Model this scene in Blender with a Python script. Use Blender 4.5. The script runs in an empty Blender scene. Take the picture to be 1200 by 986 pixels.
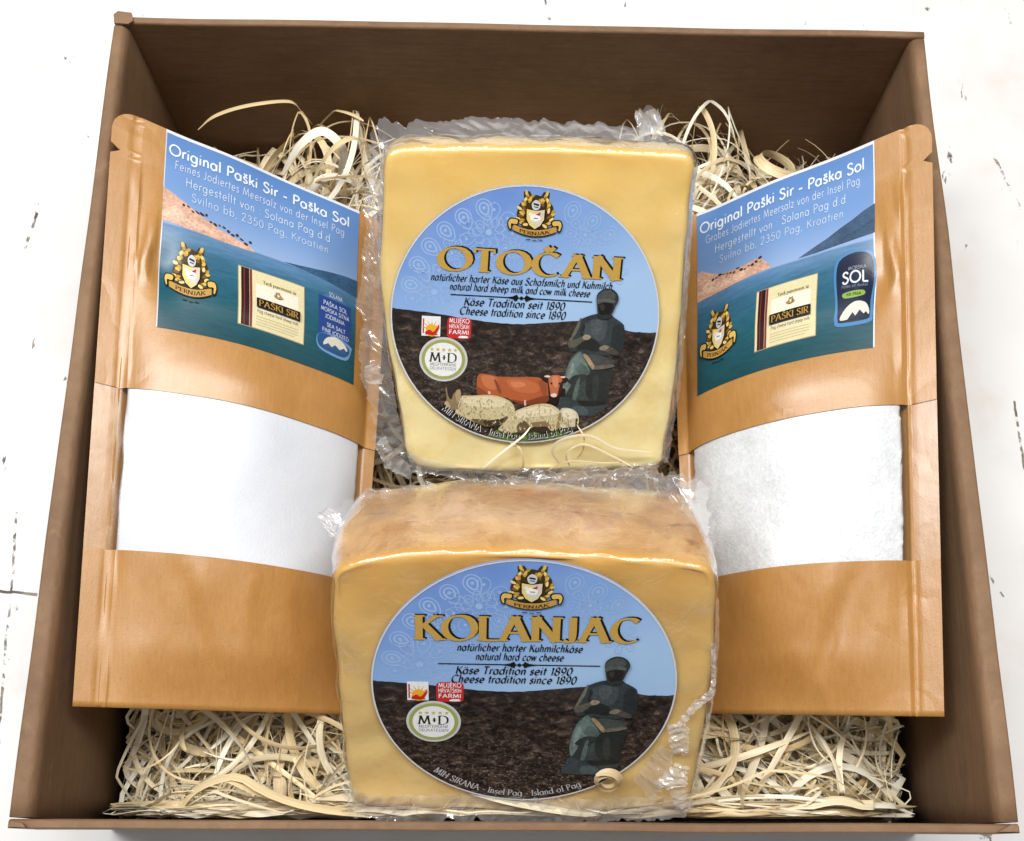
import bpy, bmesh, math, random
from mathutils import Vector, Matrix, noise
from mathutils.geometry import tessellate_polygon

random.seed(7)
SC = bpy.context.scene
COL = SC.collection
R = math.radians

# ------------------------------------------------------------------ camera
H = 0.120                       # rim height of the box above the table
CAM_Z = H + 0.464
TILT = R(19.18)
FPX = 1458.0                    # focal length in pixels of a 1200 px wide frame
cam_d = bpy.data.cameras.new('camera')
cam_d.sensor_width = 36.0
cam_d.lens = FPX / 1200.0 * 36.0
cam_d.clip_start = 0.01
cam_d.clip_end = 50
cam = bpy.data.objects.new('camera', cam_d)
COL.objects.link(cam)
cam.location = (0, 0, CAM_Z)
cam.rotation_euler = (TILT, 0, 0)
SC.camera = cam

# ------------------------------------------------------------------ light
W = bpy.data.worlds.new('World')
SC.world = W
W.use_nodes = True
W.node_tree.nodes['Background'].inputs[0].default_value = (1.0, 0.985, 0.96, 1)
W.node_tree.nodes['Background'].inputs[1].default_value = 0.07


def area(name, loc, target, sx, sy, power, col=(1, 1, 1)):
    d = bpy.data.lights.new(name, 'AREA')
    d.shape = 'RECTANGLE'
    d.size, d.size_y, d.energy, d.color = sx, sy, power, col
    o = bpy.data.objects.new(name, d)
    COL.objects.link(o)
    o.location = loc
    o.rotation_euler = (Vector(target) - Vector(loc)).to_track_quat('-Z', 'Y').to_euler()
    return o


area('ceiling_lamp', (0.0, 0.46, 1.80), (0, 0.17, 0.05), 1.9, 0.30, 34, (1.0, 0.985, 0.955))
area('upper_left_light', (-0.75, 0.42, 1.5), (0, 0.15, 0.05), 0.5, 0.6, 7, (0.95, 0.975, 1.0))  # smaller, cooler area light from the upper left
area('ceiling_bounce_fill', (0.0, 0.25, 2.40), (0, 0.25, 0), 4.0, 2.6, 25, (1.0, 0.99, 0.97))  # added fill light: imitates ceiling bounce and gives film folds something bright to reflect

SC.view_settings.view_transform = 'Standard'
SC.view_settings.look = 'None'
SC.view_settings.gamma = 1
SC.view_settings.exposure = 0.0
SC.cycles.transparent_max_bounces = 32
SC.cycles.max_bounces = 10

# ------------------------------------------------------------------ geometry helpers
CT, ST = math.cos(TILT), math.sin(TILT)


def ray(px, py):
    x, y = (px - 600) / FPX, -(py - 493) / FPX
    return Vector((x, y * CT + ST, y * ST - CT))


def P(px, py, z):
    d = ray(px, py)
    t = (z - CAM_Z) / d.z
    return Vector((0, 0, CAM_Z)) + d * t


def PP(px, py, pt, n):
    d = ray(px, py)
    o = Vector((0, 0, CAM_Z))
    return o + d * ((pt - o).dot(n) / d.dot(n))


def lerp(a, b, t):
    return a + (b - a) * t


def smooth(e0, e1, x):
    t = min(1, max(0, (x - e0) / (e1 - e0)))
    return t * t * (3 - 2 * t)


def nz(x, y=0.0, z=0.0):
    return noise.noise(Vector((x, y, z)))


def cr(pts, n=8, closed=False):
    """Catmull-Rom through pts (tuples or Vectors)."""
    pts = [Vector(p) for p in pts]
    if len(pts) < 3:
        return pts
    out = []
    m = len(pts)
    for i in range(m if closed else m - 1):
        if closed:
            p0, p1, p2, p3 = pts[i - 1], pts[i], pts[(i + 1) % m], pts[(i + 2) % m]
        else:
            p1, p2 = pts[i], pts[i + 1]
            p0 = pts[i - 1] if i else p1 * 2 - p2
            p3 = pts[i + 2] if i + 2 < m else p2 * 2 - p1
        for k in range(n):
            t = k / n
            out.append(0.5 * (2 * p1 + (p2 - p0) * t + (2 * p0 - 5 * p1 + 4 * p2 - p3) * t * t
                              + (3 * p1 - p0 - 3 * p2 + p3) * t ** 3))
    if not closed:
        out.append(pts[-1])
    return out


def resample(pts, n, closed=False):
    pts = list(pts)
    if closed:
        pts = pts + [pts[0]]
    L = [0]
    for a, b in zip(pts, pts[1:]):
        L.append(L[-1] + (b - a).length)
    out, j = [], 0
    m = n if closed else n - 1
    for i in range(n):
        s = L[-1] * i / m
        while j < len(L) - 2 and L[j + 1] < s:
            j += 1
        d = L[j + 1] - L[j]
        out.append(pts[j].lerp(pts[j + 1], (s - L[j]) / d if d > 1e-12 else 0))
    return out


def mesh_obj(name, verts, faces, mat, parent=None, smooth_shade=True, cols=None, uvs=None, origin=None):
    me = bpy.data.meshes.new(name)
    off = Vector(origin) if origin is not None else Vector((0, 0, 0))
    me.from_pydata([Vector(v) - off for v in verts], [], faces)
    if smooth_shade:
        me.polygons.foreach_set('use_smooth', [True] * len(me.polygons))
    if cols is not None:
        at = me.color_attributes.new('ink', 'FLOAT_COLOR', 'POINT')
        flat = []
        for c in cols:
            flat += [c[0], c[1], c[2], 1.0]
        at.data.foreach_set('color', flat)
    if uvs is not None:
        ul = me.uv_layers.new(name='UVMap')
        for lp in me.loops:
            ul.data[lp.index].uv = uvs[lp.vertex_index]
    me.materials.append(mat)
    me.update()
    o = bpy.data.objects.new(name, me)
    COL.objects.link(o)
    if parent is not None:
        o.parent = parent
    return o


def thing(name, loc, label, cat, group=None):
    o = bpy.data.objects.new(name, None)
    o.empty_display_size = 0.02
    COL.objects.link(o)
    o.location = loc
    tag(o, label, cat, group)
    return o


def tag(o, label, cat, group=None):
    o['label'] = label
    o['category'] = cat
    if group:
        o['group'] = group


def grid_faces(nu, nv, closed_u=False):
    f = []
    for j in range(nv - 1):
        for i in range(nu if closed_u else nu - 1):
            a, b = j * nu + i, j * nu + (i + 1) % nu
            f.append((a, b, b + nu, a + nu))
    return f


# ------------------------------------------------------------------ materials
def srgb(r, g, b, k=1.0):
    def c(v):
        v /= 255.0
        return (v / 12.92 if v <= 0.04045 else ((v + 0.055) / 1.055) ** 2.4) * k
    return (c(r), c(g), c(b))


class NT:
    def __init__(self, name):
        self.m = bpy.data.materials.new(name)
        self.m.use_nodes = True
        self.t = self.m.node_tree
        self.bsdf = self.t.nodes['Principled BSDF']
        self.out = self.t.nodes['Material Output']

    def n(self, typ, **kw):
        nd = self.t.nodes.new(typ)
        for k, v in kw.items():
            if k == 'ins':
                for kk, vv in v.items():
                    self.set(nd, kk, vv)
            else:
                setattr(nd, k, v)
        return nd

    def set(self, nd, key, v):
        s = nd.inputs[key]
        if isinstance(v, bpy.types.NodeSocket):
            self.t.links.new(v, s)
        elif isinstance(v, (tuple, list)) and len(v) == 3 and s.type == 'RGBA':
            s.default_value = (*v, 1)
        else:
            s.default_value = v

    def b(self, **kw):
        for k, v in kw.items():
            self.set(self.bsdf, k.replace('_', ' '), v)

    def coord(self, kind='Object', scale=None):
        o = self.n('ShaderNodeTexCoord').outputs[kind]
        if scale:
            o = self.n('ShaderNodeMapping', ins={'Vector': o, 'Scale': scale}).outputs[0]
        return o

    def noise(self, vec, scale, detail=4, rough=0.55, dist=0):
        return self.n('ShaderNodeTexNoise', ins={'Vector': vec, 'Scale': scale, 'Detail': detail,
                                                 'Roughness': rough, 'Distortion': dist}).outputs['Fac']

    def ramp(self, fac, stops, interp='LINEAR'):
        r = self.n('ShaderNodeValToRGB', ins={'Fac': fac})
        r.color_ramp.interpolation = interp
        e = r.color_ramp.elements
        while len(e) < len(stops):
            e.new(0.5)
        for el, (p, c) in zip(e, stops):
            el.position = p
            el.color = (*c, 1) if isinstance(c, (tuple, list)) else (c, c, c, 1)
        return r.outputs['Color']

    def mix(self, fac, a, b, mode='MIX'):
        m = self.n('ShaderNodeMix', data_type='RGBA', blend_type=mode)
        self.set(m, 0, fac)
        self.set(m, 6, a)
        self.set(m, 7, b)
        return m.outputs[2]

    def math(self, op, a, b=0.0, c=0.0):
        m = self.n('ShaderNodeMath', operation=op)
        self.set(m, 0, a)
        self.set(m, 1, b)
        self.set(m, 2, c)
        return m.outputs[0]

    def bump(self, h, strength, dist=0.001, normal=None):
        nd = self.n('ShaderNodeBump', ins={'Height': h, 'Strength': strength, 'Distance': dist})
        if normal is not None:
            self.set(nd, 'Normal', normal)
        return nd.outputs[0]


def mat_table():
    k = NT('white_painted_wood')
    v = k.coord('Object')
    base = k.ramp(k.noise(v, 9, 3), [(0.3, (0.74, 0.73, 0.72)), (0.7, (0.84, 0.84, 0.84))])
    # worn flakes, stretched along the boards
    vs = k.coord('Object', (55, 26, 1))
    n1 = k.noise(vs, 1.6, 8, 0.62, 0.4)
    big = k.noise(v, 7, 3)
    thr = k.math('ADD', n1, k.math('MULTIPLY', k.math('SUBTRACT', big, 0.5), 0.22))
    chips = k.ramp(thr, [(0.672, 0.0), (0.69, 1.0)])
    wear = k.ramp(k.noise(v, 24, 6, 0.6), [(0.52, 0.0), (0.75, 1.0)])
    col = k.mix(k.math('MULTIPLY', wear, 0.5), base, (0.70, 0.60, 0.52))
    chipcol = k.ramp(k.noise(v, 140, 4), [(0.35, (0.06, 0.045, 0.035)), (0.65, (0.36, 0.30, 0.25))])
    # board joints and cracks : (point a, point b, half width)
    sep = k.n('ShaderNodeSeparateXYZ', ins={0: v})
    wob = k.math('MULTIPLY', k.math('SUBTRACT', k.noise(v, 60, 5), 0.5), 0.004)
    brk = k.ramp(k.noise(v, 190, 3), [(0.46, 0.0), (0.54, 1.0)])
    total = chips
    for (ax, ay, bx, by, w, gaps) in CRACKS:
        a, b_ = P(ax, ay, 0), P(bx, by, 0)
        d = (b_ - a)
        L = d.length
        d.normalize()
        nx, ny = -d.y, d.x
        dist = k.math('ADD', k.math('ABSOLUTE', k.math('ADD', k.math('ADD', k.math('MULTIPLY', sep.outputs[0], nx),
                      k.math('MULTIPLY', sep.outputs[1], ny)), k.math('SUBTRACT', wob, nx * a.x + ny * a.y))), 0)
        s = k.math('SUBTRACT', k.math('ADD', k.math('MULTIPLY', sep.outputs[0], d.x), k.math('MULTIPLY', sep.outputs[1], d.y)),
                   d.x * a.x + d.y * a.y)
        ins = k.math('MULTIPLY', k.math('GREATER_THAN', s, 0), k.math('LESS_THAN', s, L))
        line = k.math('MULTIPLY', k.math('LESS_THAN', dist, w), ins)
        if gaps:
            line = k.math('MULTIPLY', line, brk)
        total = k.math('MAXIMUM', total, line)
    col = k.mix(total, col, chipcol)
    h = k.math('SUBTRACT', k.math('MULTIPLY', k.noise(k.coord('Object', (30, 160, 1)), 1, 6), 0.3), total)
    k.b(Base_Color=col, Roughness=0.55, Normal=k.bump(h, 0.28, 0.0004))
    return k.m


CRACKS = [(-20, 690, 44, 697, 0.0007, False), (48, 236, 28, 296, 0.0008, True), (1162, 176, 1196, 246, 0.0008, True),
          (1140, 640, 1176, 700, 0.0005, True), (-5, 905, 20, 600, 0.0006, True), (636, -10, 644, 24, 0.0008, True),
          (1188, 470, 1215, 640, 0.0006, True)]


def mat_cardboard():
    k = NT('brown_cardboard')
    v = k.coord('Object')
    fine = k.noise(v, 900, 4, 0.6)
    fib = k.noise(k.coord('Object', (1, 1, 6)), 160, 5, 0.6)
    blot = k.noise(v, 22, 4)
    col = k.ramp(fib, [(0.25, srgb(115, 85, 58)), (0.75, srgb(144, 112, 83))])
    col = k.mix(0.45, col, k.ramp(blot, [(0.3, srgb(102, 74, 50)), (0.7, srgb(148, 116, 86))]))
    col = k.mix(k.ramp(fine, [(0.62, 0.0), (0.72, 0.35)]), col, srgb(84, 58, 42))
    scuff = k.ramp(k.noise(k.coord('Object', (1, 1, 2.5)), 70, 7, 0.72, 0.6), [(0.60, 0.0), (0.72, 1.0)])
    col = k.mix(k.math('MULTIPLY', scuff, 0.30), col, srgb(172, 142, 110))
    streak = k.noise(k.coord('Object', (30, 30, 420)), 1.0, 3, 0.6)
    col = k.mix(k.ramp(streak, [(0.45, 0.0), (0.75, 0.35)]), col, srgb(96, 68, 44))
    flute = k.n('ShaderNodeTexWave', wave_type='BANDS', bands_direction='DIAGONAL', ins={'Vector': k.coord('Object', (1, 1, 0)), 'Scale': 70.0, 'Distortion': 0.6}).outputs['Fac']
    h = k.math('ADD', k.math('MULTIPLY', fine, 0.6), k.math('ADD', k.math('MULTIPLY', fib, 0.6), k.math('MULTIPLY', flute, 0.35)))
    k.b(Base_Color=col, Roughness=0.72, Normal=k.bump(h, 0.40, 0.0005))
    return k.m


def mat_kraft():
    k = NT('kraft_paper')
    v = k.coord('Object')
    fine = k.noise(v, 1300, 4, 0.6)
    fib = k.noise(k.coord('Object', (900, 120, 300)), 1.0, 5, 0.65)
    blot = k.noise(v, 36, 5)
    col = k.ramp(fib, [(0.25, srgb(168, 118, 58)), (0.75, srgb(187, 137, 74))])
    col = k.mix(0.35, col, k.ramp(blot, [(0.3, srgb(164, 114, 60)), (0.7, srgb(193, 145, 88))]))
    col = k.mix(k.ramp(fine, [(0.58, 0.0), (0.72, 0.5)]), col, srgb(132, 84, 38))
    wr = k.n('ShaderNodeTexNoise', noise_type='RIDGED_MULTIFRACTAL',
             ins={'Vector': k.coord('Object', (1, 0.45, 1)), 'Scale': 26.0, 'Detail': 3.0}).outputs[0]
    n1 = k.bump(k.math('ADD', k.math('MULTIPLY', fine, 0.4), k.math('MULTIPLY', fib, 0.6)), 0.30, 0.00035)
    wv = k.n('ShaderNodeMix', data_type='VECTOR')
    k.set(wv, 0, 0.04)
    k.set(wv, 4, k.coord('Object', (1, .7, 1)))
    k.set(wv, 5, k.n('ShaderNodeTexNoise', ins={'Vector': v, 'Scale': 30.0, 'Detail': 3.0}).outputs['Color'])
    vor = k.n('ShaderNodeTexVoronoi', feature='DISTANCE_TO_EDGE', ins={'Vector': wv.outputs[1], 'Scale': 34.0}).outputs['Distance']
    cre = k.math('MULTIPLY', k.ramp(vor, [(0.0, 0.0), (0.16, 1.0)]), k.ramp(k.noise(v, 17, 3), [(0.45, 0.0), (0.62, 1.0)]))
    n2 = k.bump(wr, 0.05, 0.0015, n1)
    n3 = k.bump(cre, 0.16, 0.0012, n2)
    k.b(Base_Color=col, Roughness=0.33, Normal=n3)
    k.b(**{'Specular IOR Level': 0.75})
    return k.m


def mat_ink(name, rough=0.32, gloss=0.5):
    k = NT(name)
    at = k.n('ShaderNodeAttribute', attribute_name='ink').outputs['Color']
    v = k.coord('Object')
    n = k.noise(v, 1500, 3, 0.6)
    col = k.mix(1.0, at, k.ramp(n, [(0.25, 0.80), (0.75, 1.0)]), 'MULTIPLY')
    k.b(Base_Color=col, Roughness=rough)
    k.b(**{'Specular IOR Level': gloss})
    return k.m


def mat_photo_ink(name):
    """printed photograph area: ink colour broken up by picture grain."""
    k = NT(name)
    at = k.n('ShaderNodeAttribute', attribute_name='ink').outputs['Color']
    v = k.coord('Object')
    n = k.noise(k.coord('Object', (1, 1.3, 1)), 700, 6, 0.75)
    n2 = k.noise(v, 120, 4)
    m = k.math('ADD', k.math('MULTIPLY', k.ramp(n, [(0.34, 0.45), (0.68, 1.55)]), 0.6),
               k.math('MULTIPLY', k.ramp(n2, [(0.3, 0.5), (0.7, 1.5)]), 0.4))
    col = k.mix(1.0, at, m, 'MULTIPLY')
    k.b(Base_Color=col, Roughness=0.33)
    return k.m


def mat_hill():
    k = NT('printed_hillside')
    v = k.coord('UV')
    vs = k.n('ShaderNodeMapping', ins={'Vector': v, 'Scale': (1.0, 1.7, 1)}).outputs[0]
    n = k.noise(vs, 13, 9, 0.78, 0.5)
    big = k.noise(vs, 4.2, 5, 0.65)
    sp = k.noise(vs, 38, 5, 0.72)
    col = k.ramp(n, [(0.38, srgb(12, 11, 12)), (0.48, srgb(40, 34, 32)), (0.57, srgb(72, 60, 54)), (0.68, srgb(140, 122, 108))])
    y = k.n('ShaderNodeSeparateXYZ', ins={0: v}).outputs[1]
    low = k.math('MULTIPLY', k.math('MINIMUM', k.math('MAXIMUM', k.math('MULTIPLY_ADD', y, -1.6, -0.2), 0.0), 1.0),
                 k.ramp(sp, [(0.57, 0.0), (0.63, 1.0)]))
    top = k.ramp(k.math('MULTIPLY_ADD', y, 4.0, 1.0), [(0.2, 0.0), (0.9, 0.6)])
    col = k.mix(top, col, srgb(46, 38, 38))
    col = k.mix(k.math('MULTIPLY', low, 0.8), col, srgb(164, 142, 126))
    col = k.mix(1.0, col, k.ramp(big, [(0.36, 0.45), (0.66, 1.3)]), 'MULTIPLY')
    k.b(Base_Color=col, Roughness=0.33)
    return k.m


def mat_label_sky():
    k = NT('printed_sky_blue')
    v = k.coord('UV')
    s = k.n('ShaderNodeSeparateXYZ', ins={0: v})
    f = k.math('ADD', k.math('MULTIPLY', s.outputs[1], 0.75), k.math('MULTIPLY', s.outputs[0], -0.35))
    col = k.ramp(f, [(0.0, srgb(160, 192, 228)), (0.35, srgb(128, 164, 216)), (0.9, srgb(96, 130, 200))])
    col = k.mix(k.math('MULTIPLY', k.ramp(k.noise(v, 2.5, 3), [(0.4, 0.0), (0.7, 1.0)]), 0.35), col, srgb(150, 180, 224))
    k.b(Base_Color=col, Roughness=0.30)
    return k.m


def mat_bay():
    k = NT('printed_bay_photo')
    v = k.coord('UV')
    s = k.n('ShaderNodeSeparateXYZ', ins={0: v})
    wob = k.math('MULTIPLY', k.math('SUBTRACT', k.noise(v, 5, 2), 0.5), 0.006)
    y = k.math('ADD', s.outputs[1], wob)
    col = k.ramp(y, [(0.0, srgb(16, 66, 76)), (0.2, srgb(24, 82, 96)), (0.42, srgb(52, 100, 128)), (0.515, srgb(86, 126, 166)),
                     (0.522, srgb(138, 164, 204)), (0.68, srgb(114, 148, 198)), (1.0, srgb(82, 124, 182))])
    wv = k.noise(k.n('ShaderNodeMapping', ins={'Vector': v, 'Scale': (9, 60, 1)}).outputs[0], 1.0, 6, 0.7)
    sea = k.math('LESS_THAN', y, 0.515)
    col = k.mix(k.math('MULTIPLY', sea, 0.55), col, k.mix(1.0, col, k.ramp(wv, [(0.3, 0.55), (0.7, 1.5)]), 'MULTIPLY'))
    k.b(Base_Color=col, Roughness=0.36)
    return k.m


def mat_cheese(name, face_lo, face_hi, rind_a, rind_b, yscale, edge_dark):
    """Object coords: x,y in the cut face, z out of it (face at z = 0)."""
    k = NT(name)
    v = k.coord('Object')
    s = k.n('ShaderNodeSeparateXYZ', ins={0: v})
    n = k.noise(v, 45, 5, 0.6)
    f = k.math('ADD', k.math('MULTIPLY', s.outputs[1], yscale), k.math('MULTIPLY', k.math('SUBTRACT', n, 0.5), 0.45))
    face = k.ramp(k.math('ADD', f, 0.5), [(0.25, face_lo), (0.62, [(a + b) / 2 for a, b in zip(face_lo, face_hi)]), (0.98, face_hi)])
    blot = k.noise(v, 110, 4, 0.65)
    face = k.mix(k.ramp(k.math('ADD', k.math('MULTIPLY', blot, 0.45), k.math('MULTIPLY', k.noise(v, 26, 4, 0.6), 0.55)), [(0.46, 0.0), (0.66, 0.55)]), face, edge_dark)
    pits = k.ramp(k.noise(v, 420, 3, 0.6), [(0.68, 0.0), (0.76, 1.0)])
    face = k.mix(k.math('MULTIPLY', pits, 0.30), face, edge_dark)
    rn = k.noise(v, 60, 6, 0.65, 0.4)
    rind = k.ramp(rn, [(0.28, rind_a), (0.72, rind_b)])
    spots = k.ramp(k.noise(k.coord('Object', (1, 1, 1.7)), 85, 4, 0.6), [(0.60, 0.0), (0.70, 0.60)])
    rind = k.mix(spots, rind, srgb(150, 98, 54))
    zz = k.math('ADD', s.outputs[2], k.math('MULTIPLY', k.math('SUBTRACT', n, 0.5), 0.004))
    side = k.ramp(k.math('MULTIPLY', zz, -120.0), [(0.15, 0.0), (0.75, 1.0)])
    side = k.math('MULTIPLY', side, k.ramp(k.math('MULTIPLY_ADD', s.outputs[1], 10.0, 0.5), [(0.72, 0.0), (0.9, 1.0)]))
    col = k.mix(side, face, rind)
    k.b(Base_Color=col, Roughness=0.34)
    k.b(**{'Subsurface Weight': 0.22, 'Subsurface Radius': (0.006, 0.0035, 0.0012), 'Subsurface Scale': 1.0,
           'Coat Weight': 0.35, 'Coat Roughness': 0.12,
           'Normal': k.bump(k.math('SUBTRACT', k.math('ADD', n, k.math('MULTIPLY', blot, 0.5)), k.math('MULTIPLY', pits, 0.35)), 0.20, 0.002)})
    return k.m


def mat_film(name, milky=0.05, rough=0.05, gloss=1.0, bump=0.0, bscale=60, grazing=0.0):
    k = NT(name)
    k.t.nodes.remove(k.bsdf)
    tr = k.n('ShaderNodeBsdfTransparent', ins={'Color': (0.97, 0.975, 0.98, 1)})
    gl = k.n('ShaderNodeBsdfGlossy', ins={'Color': (1, 1, 1, 1), 'Roughness': rough})
    df = k.n('ShaderNodeBsdfTranslucent', ins={'Color': (0.9, 0.9, 0.92, 1)})
    d2 = k.n('ShaderNodeBsdfDiffuse', ins={'Color': (0.97, 0.97, 0.98, 1)})
    fr = k.n('ShaderNodeLayerWeight', ins={'Blend': 0.5})
    if bump:
        h = k.noise(k.coord('Object'), bscale, 5, 0.6, 0.8)
        nb = k.bump(h, bump, 0.004)
        k.set(gl, 'Normal', nb)
        k.set(fr, 'Normal', nb)
    add = k.n('ShaderNodeMixShader', ins={0: 0.8})
    k.t.links.new(df.outputs[0], add.inputs[1])
    k.t.links.new(d2.outputs[0], add.inputs[2])
    milk = k.math('MINIMUM', k.math('MULTIPLY_ADD', k.math('POWER', fr.outputs['Facing'], 3.0), grazing, milky), 1.0)
    m1 = k.n('ShaderNodeMixShader', ins={0: milk})
    k.t.links.new(tr.outputs[0], m1.inputs[1])
    k.t.links.new(add.outputs[0], m1.inputs[2])
    m2 = k.n('ShaderNodeMixShader', ins={0: k.math('MINIMUM', k.math('MULTIPLY', k.math('MULTIPLY_ADD', k.math('POWER', fr.outputs['Facing'], 4.0), 0.95, 0.05), gloss), 1.0)})
    k.t.links.new(m1.outputs[0], m2.inputs[1])
    k.t.links.new(gl.outputs[0], m2.inputs[2])
    k.t.links.new(m2.outputs[0], k.out.inputs[0])
    return k.m


def mat_salt(name, coarse):
    k = NT(name)
    v = k.coord('Object')
    if coarse:
        vo = k.n('ShaderNodeTexVoronoi', ins={'Vector': v, 'Scale': 900.0})
        big = k.noise(v, 55, 5, 0.65)
        col = k.ramp(vo.outputs['Color'], [(0.0, srgb(204, 206, 208)), (1.0, srgb(238, 239, 240))])
        col = k.mix(0.5, col, k.ramp(big, [(0.32, srgb(198, 199, 200)), (0.62, srgb(236, 237, 238))]))
        h = k.math('ADD', vo.outputs['Distance'], k.math('MULTIPLY', big, 1.2))
        k.b(Base_Color=col, Roughness=0.35, Normal=k.bump(h, 0.28, 0.0004))
    else:
        n = k.noise(v, 1500, 3, 0.6)
        col = k.ramp(k.noise(v, 30, 3), [(0.3, srgb(214, 217, 224)), (0.7, srgb(228, 230, 236))])
        k.b(Base_Color=col, Roughness=0.5, Normal=k.bump(k.noise(v, 38, 4), 0.12, 0.002, k.bump(n, 0.5, 0.0004)))
    return k.m


def mat_shaving():
    k = NT('pale_wood_shaving')
    at = k.n('ShaderNodeAttribute', attribute_name='ink').outputs['Color']
    uv = k.coord('UV')
    g = k.noise(k.n('ShaderNodeMapping', ins={'Vector': uv, 'Scale': (1.2, 9, 1)}).outputs[0], 1.0, 4, 0.6)
    col = k.mix(1.0, at, k.ramp(g, [(0.3, (0.72, 0.68, 0.60)), (0.7, (1.04, 1.03, 1.0))]), 'MULTIPLY')
    k.b(Base_Color=col, Roughness=0.42, Normal=k.bump(g, 0.2, 0.0002))
    k.b(**{'Specular IOR Level': 0.5})
    return k.m


M = dict(table=mat_table(), card=mat_cardboard(), kraft=mat_kraft(), ink=mat_ink('label_ink'), photo=mat_photo_ink('label_photo_ink'),
         hill=mat_hill(), sky=mat_label_sky(), bay=mat_bay(), shav=mat_shaving(),
         film=mat_film('clear_shrink_film', 0.13, 0.07, 1.2, grazing=0.65), milky=mat_film('folded_film', 0.30, 0.09, 1.2, grazing=0.6), skin=mat_film('clear_tight_film', 0.015, 0.07, 1.3, 0.30, 70),
         window=mat_film('clear_pouch_film', 0.02, 0.20, 0.4, 0.05, 40),
         salt_fine=mat_salt('fine_salt', False), salt_coarse=mat_salt('coarse_salt', True),
         cheese_pale=mat_cheese('pale_cheese', srgb(245, 229, 172), srgb(238, 196, 106), srgb(222, 184, 106), srgb(238, 212, 150), 7.0, srgb(232, 196, 112)),
         cheese_amber=mat_cheese('amber_cheese', srgb(236, 206, 138), srgb(220, 166, 80), srgb(182, 132, 78), srgb(230, 190, 136), 7.5, srgb(224, 178, 98)))

# ------------------------------------------------------------------ table
mesh_obj('table_top', [(-3, -3, 0), (3, -3, 0), (3, 3, 0), (-3, 3, 0)], [(0, 1, 2, 3)], M['table'], None, False)['kind'] = 'structure'

# ------------------------------------------------------------------ cardboard box
box = thing('cardboard_box', (0, 0.18, 0.001), 'open brown cardboard box lined with wood wool on a white worn table', 'box')
RIM = {'FL': P(8, 970, H), 'FR': P(1196, 976, H), 'BL': P(134, 20, H), 'BR': P(1083, 38, H)}


def loft(name, sections, mat, parent, closed=True, smooth_shade=True):
    """sections: list of equally long closed profiles (world points)."""
    n = len(sections[0])
    v = [p for s in sections for p in s]
    f = grid_faces(n, len(sections), True)
    f.append(tuple(range(n))[::-1])
    f.append(tuple(range((len(sections) - 1) * n, len(sections) * n)))
    o = mesh_obj(name, v, f, mat, parent, smooth_shade, origin=box.location)
    return o


def wall(name, a, b, inward, top_t, bot_lean, n=40, round_r=0.003, wav=0.0006, z_top=None, seed=0, t_end=None):
    """double cardboard wall with a rounded fold on top, from a to b."""
    secs = []
    for i in range(n):
        t = i / (n - 1)
        p = a.lerp(b, t)
        tt = lerp(top_t, t_end if t_end else top_t, t)
        zt = (z_top or H) + wav * nz(t * 6, seed) * 1.2
        o = p + inward * (wav * nz(t * 5, seed + 3))
        prof = []
        # outer bottom, outer top, rounded fold, inner top, inner bottom
        prof.append(Vector((o.x, o.y, 0.001)) + inward * 0.002)
        prof.append(Vector((o.x, o.y, zt - 0.030)))
        for q in range(6):
            an = math.pi / 2 * q / 5
            prof.append(Vector((o.x, o.y, zt - round_r * 0.35 + round_r * 0.35 * math.sin(an))) + inward * (round_r * 0.35 * (1 - math.cos(an))))
        for q in range(7):
            an = math.pi / 2 * q / 6
            prof.append(Vector((o.x, o.y, zt - round_r * 1.5 * (1 - math.cos(an)))) + inward * (tt - round_r * (1 - math.sin(an))))
        prof.append(Vector((o.x, o.y, zt - 0.035)) + inward * (tt + bot_lean * 0.3))
        prof.append(Vector((o.x, o.y, 0.0012)) + inward * (tt + bot_lean))
        secs.append(prof)
    return loft(name, secs, M['card'], box)


E, Wd, N_, S_ = Vector((1, 0, 0)), Vector((-1, 0, 0)), Vector((0, 1, 0)), Vector((0, -1, 0))
# side walls sit between front and back walls
fl, fr_, bl, br = RIM['FL'], RIM['FR'], RIM['BL'], RIM['BR']
wall('side_wall', fl + N_ * 0.0035, bl + S_ * 0.0045, E, 0.0085, 0.0025, seed=1, round_r=0.0035, t_end=0.0065)
wall('side_wall', fr_ + N_ * 0.0035, br + S_ * 0.0035, Wd, 0.0085, 0.0025, seed=5, round_r=0.0035, t_end=0.0065)
wall('back_wall', bl + E * 0.0002, br + Wd * 0.0002, S_, 0.0032, 0.004, seed=9, round_r=0.001, z_top=H + 0.0004)
wall('front_wall', fl + S_ * 0.0002, fr_ + S_ * 0.0002, N_, 0.0032, 0.001, seed=12, round_r=0.0012, z_top=H - 0.0008)
# floor panel
x0, x1, y0, y1 = fl.x + 0.012, fr_.x - 0.012, fl.y + 0.005, bl.y - 0.008
v = [(x0, y0, 0.0015), (x1, y0, 0.0015), (x1, y1, 0.0015), (x0, y1, 0.0015), (x0, y0, 0.0045), (x1, y0, 0.0045), (x1, y1, 0.0045), (x0, y1, 0.0045)]
mesh_obj('floor_panel', v, [(3, 2, 1, 0), (4, 5, 6, 7), (0, 1, 5, 4), (1, 2, 6, 5), (2, 3, 7, 6), (3, 0, 4, 7)], M['card'], box, False, origin=box.location)


def slab(name, pts, thick, mat, parent, origin):
    """flat polygon (world points on one plane, CCW from above) given a thickness downwards."""
    n = len(pts)
    v = [Vector(p) for p in pts] + [Vector(p) - Vector((0, 0, thick)) for p in pts]
    f = [tuple(range(n)), tuple(range(2 * n - 1, n - 1, -1))] + [(i, i + n, (i + 1) % n + n, (i + 1) % n) for i in range(n)]
    return mesh_obj(name, v, f, mat, parent, False, origin=origin)


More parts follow.
